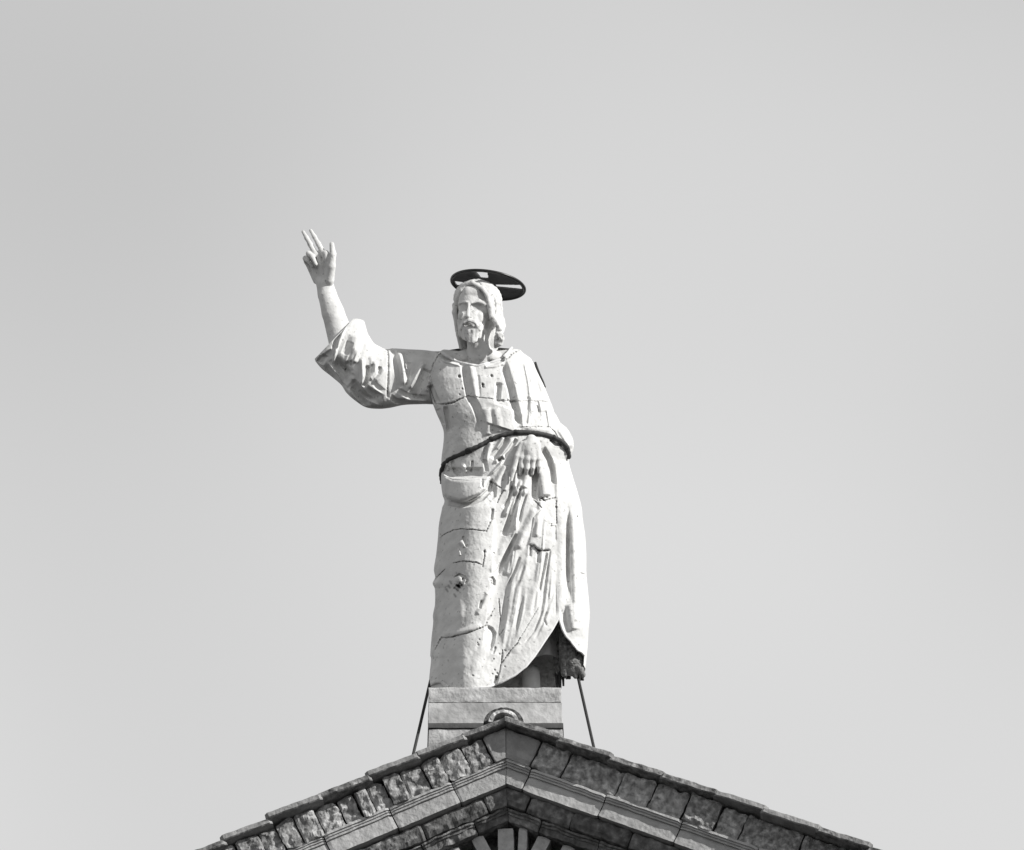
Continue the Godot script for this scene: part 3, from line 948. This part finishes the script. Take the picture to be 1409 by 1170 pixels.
func belt_points() -> Array:
	var line := [[606.6, 666], [606.4, 659], [606.9, 651], [610.5, 639.5], [618, 632], [634, 625.5], [648, 619], [658, 614.5], [668, 609.3], [676, 604.8], [684.5, 601.2], [693, 598.6], [702, 596.4], [712, 595.2], [722, 595.2], [732, 595.9], [741, 597], [751, 599], [760, 601.6], [768, 605.3], [775, 610], [780, 615.5], [782, 623], [782.3, 632]]
	var out := []
	for i in line.size() - 1:
		for m in 4:
			var t := m / 4.0
			var q := Vector2(line[i][0], line[i][1]).lerp(Vector2(line[i + 1][0], line[i + 1][1]), t)
			out.append(q)
	return out

func build_statue() -> void:
	var base := spot(681, 946, 0.35)
	var at := Vector3(base.x, base.y, 0)
	var s := thing("statue", at, "tall weathered white stone statue of a robed bearded man with halo and raised right arm", "statue")
	var inv := Transform3D(Basis(), -at)
	var limbs := figure_mesh()
	for k in 4:
		var body := SurfaceTool.new()
		body.append_from(limbs[k], 0, inv)
		put(["head", "raised_forearm", "lowered_hand", "foot"][k], body.commit(), M.marble, s)
	var robe := SurfaceTool.new()
	robe.append_from(robe_mesh(), 0, inv)
	put("robe", robe.commit(), M.marble, s)
	var sl := SurfaceTool.new()
	sl.append_from(sleeve_mesh(), 0, inv)
	put("sleeve", sl.commit(), M.marble, s)
	var hr := SurfaceTool.new()
	hr.append_from(hair_mesh(), 0, inv)
	put("hair", hr.commit(), M.marble, s)
	# rolled edge of the open hem
	var hem := []
	var rad := []
	for q in [[650, 947], [672, 945.5], [690, 939], [708, 929.4], [723.5, 917.4], [735.5, 903], [747.4, 885], [759.4, 867], [766, 855.5], [768.8, 850]]:
		hem.append(Vector2(q[0], q[1]))
	var pts := []
	for i in hem.size() - 1:
		for m in 5:
			var q: Vector2 = hem[i].lerp(hem[i + 1], m / 5.0)
			pts.append(carve(q.x, q.y, robe_w(q.x, q.y) - 1.6) - at)
			rad.append(1.7 * UNIT)
	put("hem", tube(pts, rad, 8, 0.15), M.marble, s)
	pts = []
	rad = []
	for q in [[768.5, 850], [774, 867], [779, 876], [785, 882.5], [790, 889], [795, 895], [800, 897.5], [804, 902]]:
		pts.append(carve(q[0], q[1], robe_w(q[0], q[1]) - 1.2) - at)
		rad.append(1.4 * UNIT)
	var collar := []
	var collar_r := []
	for i in range(1, neckline.size() - 1):
		for m in 3:
			var q: Vector2 = neckline[i].lerp(neckline[i + 1], m / 3.0)
			collar.append(carve(q.x, q.y, robe_w(q.x, q.y) - 0.6) - at)
			collar_r.append((2.0 + 0.5 * sin(i * 1.7)) * UNIT)
	put("collar", tube(collar, collar_r, 8, 0.3), M.marble, s)
	put("torn_hem", tube(pts, rad, 8, 0.4), M.marble, s)
	# under-robe inside the opening
	var vs := PackedVector3Array()
	var cs := PackedColorArray()
	for i in 24:
		var v := 850.0 + 57.0 * i / 23.0
		for j in 41:
			var a := TAU * (j % 40) / 40.0
			var r := 26.0 + 2.0 * sin(a * 7.0) + (v - 850) * 0.05
			var drop := 6.0 * sin(a * 2.0 + 0.8) * (i / 23.0)
			vs.append(carve(742 - cos(a) * r * 1.0, v + drop, -12 + sin(a) * r * 1.0) - at)
			cs.append(Color(0.8, 0.8, 0.8))
	put("under_robe", grid_mesh(vs, cs, 24, 41, PackedByteArray()), M.marble, s)
	# girdle of lead-grey cord
	pts = []
	rad = []
	var bp := belt_points()
	for i in bp.size():
		var q: Vector2 = bp[i]
		pts.append(carve(q.x, q.y, robe_w(q.x, q.y) + 1.2) - at)
		rad.append((3.25 + 0.45 * smoothstep(30.0, 60.0, float(i)) + (0.5 * sin(i * 2.2) if i < 34 else 0.0)) * lerpf(0.35, 1.0, smoothstep(0.0, 9.0, float(i))) * UNIT)
	put("girdle", tube(pts, rad, 10, 0.25), M.lead, s)
	for k in [22, 35, 50, 72]:
		put("girdle_tie", tube([pts[k], pts[k + 1], pts[k + 2]], [4.0 * UNIT, 4.3 * UNIT, 3.9 * UNIT], 10, 0.3), M.iron, s)
	halo_node(s, at)
	var core := []
	core += [[772, 866, 30, 4, 776, 890, 24, 7], [776, 890, 24, 7, 777, 905, 16, 7.5], [777, 905, 16, 7, 777, 927, 6, 5.5], [786, 886, 24, 5, 787, 908, 14, 8], [787, 908, 14, 8, 786, 925, 6, 6], [797, 902, 12, 5, 797, 918, 8, 6.5], [797, 918, 12, 6, 802, 929, 6, 4], [791, 922, 10, 5, 792, 931, 6, 3.5], [768, 888, -6, 8, 770, 925, -8, 8]]
	var cm := SurfaceTool.new()
	cm.append_from(nets(core, 1.1, 0.8, 0.8), 0, inv)
	put("broken_core", cm.commit(), M.broken, s)
	# rusted bars of the armature where the stone has broken away
	for q in [[769, 915, 771.5, 956, 3.4, 1.2], [774, 910, 775.5, 944, 2.6, 1.4], [765, 925, 767, 948, 2.0, 1.4], [783, 918, 783, 934, 3.6, 3.0], [801, 925, 801.5, 936, 2.2, 2.6]]:
		put("armature_bar", tube([carve(q[0], q[1], -4) - at, carve(q[0] * 0.5 + q[2] * 0.5, (q[1] + q[3]) * 0.5, -3) - at, carve(q[2], q[3], -3) - at], [q[4] * UNIT, q[4] * 0.9 * UNIT, q[5] * UNIT], 8, 0.5), M.iron, s)
	# iron clamp behind the far shoulder
	pts = []
	rad = []
	for q in [[736.5, 499], [739, 507], [743, 517], [747, 526], [749.5, 533]]:
		pts.append(carve(q[0], q[1], -2) - at)
		rad.append(2.1 * UNIT)
	put("shoulder_clamp", tube(pts, rad, 8, 0.5), M.iron, s)

# ---------------------------------------------------------------- plinth, rods, ridge tile
func slab_box(size: Vector3, step: float, bump: float, round_: float, seed_: float, taper := 0.0) -> ArrayMesh:
	# a stone block centred on x and z, standing on y = 0, with worn edges; taper widens the back
	var st := SurfaceTool.new()
	st.begin(Mesh.PRIMITIVE_TRIANGLES)
	st.set_smooth_group(-1)
	var h := size * 0.5
	for face in 6:
		var ax := face / 2
		var sg := 1.0 if face % 2 == 0 else -1.0
		var ua := (ax + 1) % 3
		var va := (ax + 2) % 3
		var nu := maxi(2, int(size[ua] / step))
		var nv := maxi(2, int(size[va] / step))
		var g := []
		for i in nu + 1:
			for j in nv + 1:
				var p := Vector3.ZERO
				p[ax] = sg * h[ax]
				p[ua] = -h[ua] + size[ua] * i / nu
				p[va] = -h[va] + size[va] * j / nv
				var inner := (p.abs() - h + Vector3.ONE * round_).max(Vector3.ZERO)
				var cut := inner.length() - round_
				if cut > 0.0: p -= (inner.normalized() * cut) * p.sign()
				var n := Vector3(grain.get_noise_3d(p.x * 240 + seed_, p.y * 240, p.z * 240), grain.get_noise_3d(p.x * 240, p.y * 240 + seed_, p.z * 240 + 70), grain.get_noise_3d(p.x * 240 + 40, p.y * 240, p.z * 240 + seed_))
				p += n * bump
				p.x *= 1.0 + taper * (0.5 - p.z / size.z)
				p.y += h.y
				g.append(p)
		for i in nu:
			for j in nv:
				var a: Vector3 = g[i * (nv + 1) + j]
				var b: Vector3 = g[(i + 1) * (nv + 1) + j]
				var c: Vector3 = g[(i + 1) * (nv + 1) + j + 1]
				var d: Vector3 = g[i * (nv + 1) + j + 1]
				for q in ([a, c, b, a, d, c] if sg > 0 else [a, b, c, a, c, d]):
					st.set_color(Color.WHITE)
					st.add_vertex(q)
	st.generate_normals()
	return st.commit()

func build_plinth() -> void:
	var zf := 0.35
	var top := spot(681, 946, zf)
	var rough_low := spot(681, 967, zf)
	var block_low := spot(681, 995.5, zf)
	var strap_low := spot(681, 1003, zf)
	var wide := (770.5 - 591.8) * UNIT * 0.992
	var x := top.x
	var p := thing("plinth", Vector3(x, strap_low.y - 0.45, 0), "square pale stone plinth with iron band carrying the statue above the gable", "plinth")
	var y0 := -(strap_low.y - 0.45)
	var o := put("top_slab", slab_box(Vector3(wide, top.y - rough_low.y - 0.003, 0.70), 0.014, 0.005, 0.005, 3.0, 0.008), M.plinth_rough, p)
	o.position = Vector3(0, rough_low.y + y0 + 0.003, 0)
	o = put("block", slab_box(Vector3(wide + 0.004, rough_low.y - block_low.y, 0.70), 0.03, 0.003, 0.004, 8.0, 0.035), M.plinth, p)
	o.position = Vector3(0.002, block_low.y + y0, 0)
	o = put("iron_band", slab_box(Vector3(wide + 0.014, block_low.y - strap_low.y - 0.004, 0.716), 0.05, 0.001, 0.002, 1.0, 0.045), M.strap, p)
	o.position = Vector3(0.005, strap_low.y + y0 + 0.002, 0)
	o = put("base_block", slab_box(Vector3(wide + 0.006, 0.45, 0.70), 0.03, 0.004, 0.008, 5.0, 0.05), M.plinth_rough, p)
	o.position = Vector3(0.004, 0, 0)

func rod(called: String, a: Vector3, b: Vector3, label: String) -> void:
	var o := thing(called, b, label, "stay rod")
	put("bar", tube([a - b, (a - b) * 0.5, Vector3.ZERO], [0.0095, 0.0095, 0.0095], 10), M.iron, o)
	o.set_meta("group", "iron rods bracing the statue")

# ---------------------------------------------------------------- the gable
var gable: Node3D
var A := Vector3.ZERO            # apex of the wall plane
var GX := Vector3(1, 0, 0)
var GN := Vector3(0, 0, 1)
var slope := 0.433
var base_y := 0.0

func on_gable(x: float, y: float, p: float) -> Vector3:
	return A + GX * x + Vector3(0, y, 0) + GN * p

# blotches of pale lichen and lime, and of soot, on weathered stone
func mottle(p: Vector3, seed_: float, amount: float) -> Color:
	if amount <= 0.0: return Color.WHITE
	var a := grain.get_noise_3d(p.x * 520.0, p.y * 520.0 + seed_, p.z * 520.0)
	var b := broad.get_noise_3d(p.x * 170.0 + seed_, p.y * 110.0, p.z * 170.0)
	var g := 0.72 + 0.10 * sin(seed_) + 0.28 * smoothstep(0.05, 0.25, b + 0.4 * a) - 0.24 * smoothstep(0.12, 0.3, -b + 0.5 * a)
	g = clampf(lerpf(0.8, g, amount), 0.1, 1.0)
	return Color(g, g, g)

# a stone of the raking cornice: outline of (projection, drop) swept along the rake from s0 to s1
func rake_block(side: int, s0: float, s1: float, outline: Array, bump: float, seed_: float, tilt := 0.0, gap := 0.003, step := 0.018, worn := 0.008, patchy := 0.0) -> ArrayMesh:
	var prof := []
	for i in outline.size() - 1:
		var a := Vector2(outline[i][0], outline[i][1])
		var b := Vector2(outline[i + 1][0], outline[i + 1][1])
		var n := maxi(1, int(a.distance_to(b) / step))
		for m in n: prof.append(a.lerp(b, float(m) / n))
	prof.append(Vector2(outline[-1][0], outline[-1][1]))
	var mid := Vector2.ZERO
	for q in prof: mid += q / prof.size()
	var n := maxi(2, int((s1 - s0) / step))
	var cs_ := 1.0 / sqrt(1.0 + slope * slope)
	var g := []
	var tone := PackedColorArray()
	for i in n + 1:
		var t := float(i) / n
		for q in prof:
			var lean: float = q.y * slope * cs_ * cs_
			var x0 := maxf(0.0, s0 + (lean if s0 > 0.001 else 0.0)) + (gap if s0 > 0.001 else 0.0)
			var x1 := maxf(0.0, s1 + lean) - gap
			var x := lerpf(x0, x1, t)
			var e := minf((x - x0) if s0 > 0.001 else 1.0, x1 - x)
			var w: Vector2 = q
			if e < worn:                                                  # arrises worn at the joints
				w = q.lerp(mid, 0.07 * pow(1.0 - e / worn, 2.0))
			var p := Vector3(side * x, w.y - slope * x + tilt * (x - (s0 + s1) * 0.5), w.x)
			var k := 95.0
			var nz := Vector3(0.25 * grain.get_noise_3d(p.x * k * 2, p.y * k * 2 + seed_, p.z * k * 2), grain.get_noise_3d(p.x * k * 2 + 31, p.y * k * 2, p.z * k * 2 + seed_), grain.get_noise_3d(p.x * k * 2 + seed_, p.y * k * 2 + 57, p.z * k * 2))
			if q == prof[0] or q == prof[-1]: nz *= 0.3
			p += nz * bump
			if s0 <= 0.001 and i == 0: p.x = side * 0.001
			g.append(on_gable(p.x, p.y, p.z))
			tone.append(mottle(p, seed_, patchy))
	var st := SurfaceTool.new()
	st.begin(Mesh.PRIMITIVE_TRIANGLES)
	st.set_smooth_group(-1)
	var m := prof.size()
	st.set_color(Color.WHITE)
	for i in n:
		for j in m - 1:
			var a: Vector3 = g[i * m + j]
			var b: Vector3 = g[(i + 1) * m + j]
			var c: Vector3 = g[(i + 1) * m + j + 1]
			var d: Vector3 = g[i * m + j + 1]
			for q in ([0, 1, 2, 0, 2, 3] if side > 0 else [0, 2, 1, 0, 3, 2]):
				st.set_color(tone[[i * m + j, (i + 1) * m + j, (i + 1) * m + j + 1, i * m + j + 1][q]])
				st.add_vertex([a, b, c, d][q])
	st.set_color(Color(0.6, 0.6, 0.6))
	for e in [0, n]:
		var c := Vector3.ZERO
		for j in m: c += g[e * m + j] / m
		for j in m:
			var a: Vector3 = g[e * m + j]
			var b: Vector3 = g[e * m + (j + 1) % m]
			for q in ([c, b, a] if (e == 0) == (side > 0) else [c, a, b]): st.add_vertex(q)
	st.generate_normals()
	return st.commit()

func build_gable() -> void:
	var yaw := deg_to_rad(-4.2)
	GX = Vector3(cos(yaw), 0, -sin(yaw))
	GN = Vector3(sin(yaw), 0, cos(yaw))
	A = spot(695, 985, 0.70) - GN * 0.40
	gable = thing("church_gable", Vector3.ZERO, "weathered stone church gable with raking cornice of worn blocks and dentils", "church")
	rng.seed = 77
	var reach := 3.0
	for side in [-1, 1]:
		var tint := 0
		# coping slabs, each lapped over the next lower one
		var cuts := [0.0, 0.25, 0.53, 0.83, 1.13, 1.44, 1.72, 2.05, 2.4, 2.75, 3.1] if side < 0 else [0.0, 0.33, 0.64, 0.96, 1.28, 1.57, 1.90, 2.2, 2.55, 2.9, 3.2]
		for i in cuts.size() - 1:
			var d := rng.randf_range(-0.008, 0.008) - 0.004 * (i % 2)
			if side < 0 and i > 4: d -= 0.010 * (i - 4)
			var j := rng.randf_range(-0.015, 0.015)
			var o := put("coping_slab", rake_block(side, cuts[i], cuts[i + 1] + 0.03, [[-0.25, d - 0.012], [0.36, d - 0.002], [0.412 + j, d - 0.003], [0.422 + j, d - 0.010], [0.422 + j, d - 0.040], [0.414 + j, d - 0.046], [0.25, d - 0.050]], 0.006, rng.randf() * 500, 0.06 if side < 0 else 0.045, 0.0, 0.016, 0.01, 0.4), M.slab if rng.randf() < 0.6 else M.corona_grey, gable)
			# mortar and broken tile ends bedded on top of the slab
			if rng.randf() < 0.75 and i > 0:
				var s: float = cuts[i] + rng.randf() * 0.12
				put("bedding_stone", rake_block(side, s, s + rng.randf_range(0.12, 0.22), [[-0.1, d - 0.01], [-0.08, d + 0.02], [0.24, d + 0.022 + rng.randf() * 0.014], [0.29, d + 0.01], [0.30, d - 0.01]], 0.022, rng.randf() * 500, 0.02, 0.0), M.slab, gable)
		# worn frieze blocks
		var s := 0.0
		var first := true
		while s < reach:
			var long := rng.randf_range(0.075, 0.14) if side < 0 else rng.randf_range(0.14, 0.34)
			if first: long = 0.17 if side < 0 else 0.24
			var j := rng.randf_range(-0.018, 0.014)
			put("frieze_block", rake_block(side, s, s + long, [[0.150, -0.062], [0.346 + j, -0.064], [0.350 + j, -0.093], [0.344 + j, -0.133], [0.334 + j, -0.181], [0.340 + j, -0.228], [0.332 + j, -0.261], [0.140, -0.263]], 0.022 if not first else 0.008, rng.randf() * 500, 0.0, 0.002 + rng.randf() * rng.randf() * 0.008, 0.012, 0.012, 0.5 if not first else 0.3), M.blocks[rng.randi() % 5] if not first else M.corona_grey, gable)
			s += long
			first = false
		# corona: moulded fillets over a flat band
		var course := 0
		s = 0.0
		first = true
		while s < reach:
			var long: float = ([0.43, 0.38, 0.40] if side < 0 else [0.25, 0.46, 0.46])[mini(course, 2)]
			course += 1
			var j := rng.randf_range(-0.006, 0.006)
			var o := rng.randf_range(-0.006, 0.006) if not first else 0.0
			put("corona_block", rake_block(side, s, s + long, [[0.10, -0.260 + o], [0.330 + j, -0.259 + o], [0.331 + j, -0.276 + o], [0.321 + j, -0.277 + o], [0.321 + j, -0.290 + o], [0.312 + j, -0.292 + o], [0.312 + j, -0.306 + o], [0.299 + j, -0.307 + o], [0.297 + j, -0.414 + o], [0.10, -0.417 + o]], 0.004, rng.randf() * 500, 0.0, 0.003, 0.02), M.corona if rng.randf() < 0.6 else M.corona_grey, gable)
			s += long
			first = false
		# two bed mouldings
		for band in 2:
			s = 0.0
			first = true
			while s < reach:
				var long := rng.randf_range(0.25, 0.42) if not first else 0.3 + 0.1 * band
				var j := rng.randf_range(-0.010, 0.008)
				var shape := [[0.000, -0.420], [0.252 + j, -0.422], [0.250 + j, -0.442], [0.234 + j, -0.494], [0.212 + j, -0.519], [0.000, -0.522]] if band == 0 else [[-0.06, -0.525], [0.196 + j, -0.527], [0.192 + j, -0.539], [0.178 + j, -0.542], [0.174 + j, -0.554], [0.164 + j, -0.558], [0.144 + j, -0.592], [-0.06, -0.595]]
				put("bed_moulding_block", rake_block(side, s, s + long, shape, 0.011, rng.randf() * 500, 0.0, 0.003, 0.015, 0.014, 0.45), M.bed[rng.randi() % 3], gable)
				s += long
				first = false
		# dentil bricks standing square to the rake
		s = 0.373 if side < 0 else 0.398
		var k := 0
		while s < reach + 0.3:
			var wide := (0.068 if side < 0 else 0.080) + rng.randf_range(-0.005, 0.005)
			var j := rng.randf_range(-0.008, 0.008)
			put("dentil_brick", rake_block(side, s, s + wide, [[-0.05, -0.597], [0.110 + j, -0.598], [0.110 + j, -0.747], [-0.05, -0.749]], 0.004, rng.randf() * 500, 0.0, 0.001, 0.02, 0.008, 0.4), M.brick[k % 3], gable)
			s += 0.152
			k += 1
	# the pair of upright bricks under the apex
	for q in [[-0.016, 0.098, 0.02], [0.082, 0.056, -0.05]]:
		var o := put("dentil_brick", slab_box(Vector3(q[1], 0.165, 0.16), 0.014, 0.004, 0.006, 4.0 + q[0]), M.brick[1], gable)
		o.transform = Transform3D(Basis(GX, Vector3.UP, GN) * Basis(Vector3.BACK, q[2]), on_gable(q[0], -0.790, 0.03))
	# wall of the gable, roof slopes behind
	var st := SurfaceTool.new()
	st.begin(Mesh.PRIMITIVE_TRIANGLES)
	st.set_smooth_group(-1)
	st.set_color(Color.WHITE)
	var half := 7.0
	var foot := -A.y
	var front := [Vector2(0, -0.10), Vector2(half, -0.10 - slope * half), Vector2(half, foot), Vector2(-half, foot), Vector2(-half, -0.10 - slope * half)]
	var deep := [-0.02, -0.6]
	for i in range(1, 4):
		for q in [front[0], front[i], front[i + 1]]: st.add_vertex(on_gable(q.x, q.y, deep[0]))
		for q in [front[0], front[i + 1], front[i]]: st.add_vertex(on_gable(q.x, q.y, deep[1]))
	for i in 5:
		var a: Vector2 = front[i]
		var b: Vector2 = front[(i + 1) % 5]
		for q in [[a, 0], [a, 1], [b, 0], [b, 0], [a, 1], [b, 1]]: st.add_vertex(on_gable(q[0].x, q[0].y, deep[q[1]]))
	st.generate_normals()
	put("wall", st.commit(), M.wall, gable)
	st = SurfaceTool.new()
	st.begin(Mesh.PRIMITIVE_TRIANGLES)
	st.set_smooth_group(-1)
	st.set_color(Color.WHITE)
	for side in [-1, 1]:
		var c := []
		for z in [-0.2, -14.0]:
			for x in [0.0, 7.2]:
				for y in [-0.03, -0.13]: c.append(on_gable(side * x, y - slope * x, z))
		for f in [[0, 2, 6, 4], [1, 5, 7, 3], [0, 1, 3, 2], [4, 6, 7, 5], [2, 3, 7, 6]]:
			for q in ([f[0], f[1], f[2], f[0], f[2], f[3]] if side < 0 else [f[0], f[2], f[1], f[0], f[3], f[2]]): st.add_vertex(c[q])
	st.generate_normals()
	put("roof", st.commit(), M.tile, gable)

func build_ridge_tile() -> void:
	var c := spot(693, 996, 0.60)
	var o := thing("ridge_tile", c, "dark half-round ridge tile ends stacked on the apex of the gable before the plinth", "roof tile")
	for layer in 2:
		var ro := 0.124 if layer == 0 else 0.092
		var ri := ro - 0.022
		var st := SurfaceTool.new()
		st.begin(Mesh.PRIMITIVE_TRIANGLES)
		st.set_smooth_group(-1)
		st.set_color(Color.WHITE)
		var nn := 22
		var ring := []
		var z0 := 0.0 if layer == 0 else 0.05
		for i in nn + 1:
			var a := PI * i / nn
			var q := 1.0 + 0.04 * grain.get_noise_2d(i * 30.0, layer * 99.0)
			for zz in [z0, -0.24]:
				for r in [ro, ri]: ring.append(Vector3(-cos(a) * r, sin(a) * r * 0.90 * q - 0.012 * layer, zz))
		for i in nn:
			var k := i * 4
			for f in [[k, k + 4, k + 5, k + 1], [k + 2, k + 3, k + 7, k + 6], [k, k + 2, k + 6, k + 4], [k + 1, k + 5, k + 7, k + 3]]:
				for q in [f[0], f[1], f[2], f[0], f[2], f[3]]: st.add_vertex(ring[q])
		st.generate_normals()
		put("tile", st.commit(), M.tile if layer == 0 else M.blocks[0], o)

# ---------------------------------------------------------------- sky
func sky_picture() -> ImageTexture:
	var w := 1024
	var h := 512
	var im := Image.create(w, h, false, Image.FORMAT_RGBF)
	var n := FastNoiseLite.new()
	n.seed = 1427
	n.frequency = 6.0
	n.fractal_octaves = 2
	for j in h:
		var el := (0.5 - (j + 0.5) / h) * PI
		for i in w:
			var az := (i + 0.5) / w * TAU
			var d := Vector3(-cos(el) * sin(az), sin(el), cos(el) * cos(az))
			var g := 0.10
			if el > 0.0:
				g = 0.058 + 0.737 * pow(1.0 - d.y * d.y, 1.3)          # paler towards the horizon
				g *= 1.0 + 0.16 * n.get_noise_3d(d.x, d.y, d.z)   # thin high haze
			im.set_pixel(i, j, Color(g, g, g))
	return ImageTexture.create_from_image(im)

func _ready() -> void:
	# camera, sky, sun, exposure
	var cam := Camera3D.new()
	cam.name = "camera"
	cam.fov = rad_to_deg(2.0 * atan(585.0 / FOCAL))
	cam.near = 0.5
	cam.far = 4000.0
	add_child(cam)
	cam.transform = Transform3D(Basis(right, up, -look), cam_at)
	cam.current = true
	var we := WorldEnvironment.new()
	we.name = "environment"
	var env := Environment.new()
	env.background_mode = Environment.BG_SKY
	var sky := Sky.new()
	var pan := PanoramaSkyMaterial.new()
	pan.panorama = sky_picture()
	sky.sky_material = pan
	env.sky = sky
	env.tonemap_mode = Environment.TONE_MAPPER_LINEAR
	env.tonemap_exposure = 1.15
	env.sdfgi_enabled = true
	env.ssao_enabled = true
	env.ssil_enabled = true
	we.environment = env
	add_child(we)
	var sun := DirectionalLight3D.new()
	sun.name = "sun"
	sun.light_energy = 1.6
	sun.light_color = Color(1.0, 0.995, 0.985)
	sun.light_angular_distance = 0.5
	sun.shadow_enabled = true
	add_child(sun)
	sun.look_at_from_position(Vector3(0.77, 0.49, 0.41) * 50.0, Vector3.ZERO)

	rng.seed = 5
	grain.seed = 11
	grain.frequency = 0.05
	grain.fractal_octaves = 3
	broad.seed = 4
	broad.frequency = 0.06
	broad.fractal_octaves = 4
	make_materials()
	base_y = spot(681, 946, 0.35).y

	# the setting
	var square := PlaneMesh.new()
	square.size = Vector2(1200, 1200)
	tag(put("ground", square, M.ground), "", "", "", "structure")
	build_gable()
	build_plinth()
	build_ridge_tile()
	# the statue
	carve_drapery()
	build_statue()
	rod("stay_rod", spot(595, 925, -0.02), spot(567, 1045, 0.45), "thin dark iron rod slanting down to the left-hand coping from behind the statue")
	rod("stay_rod", spot(794, 926, -0.02), spot(820.5, 1044, 0.45), "thin iron rod slanting down to the right-hand coping from the torn hem")
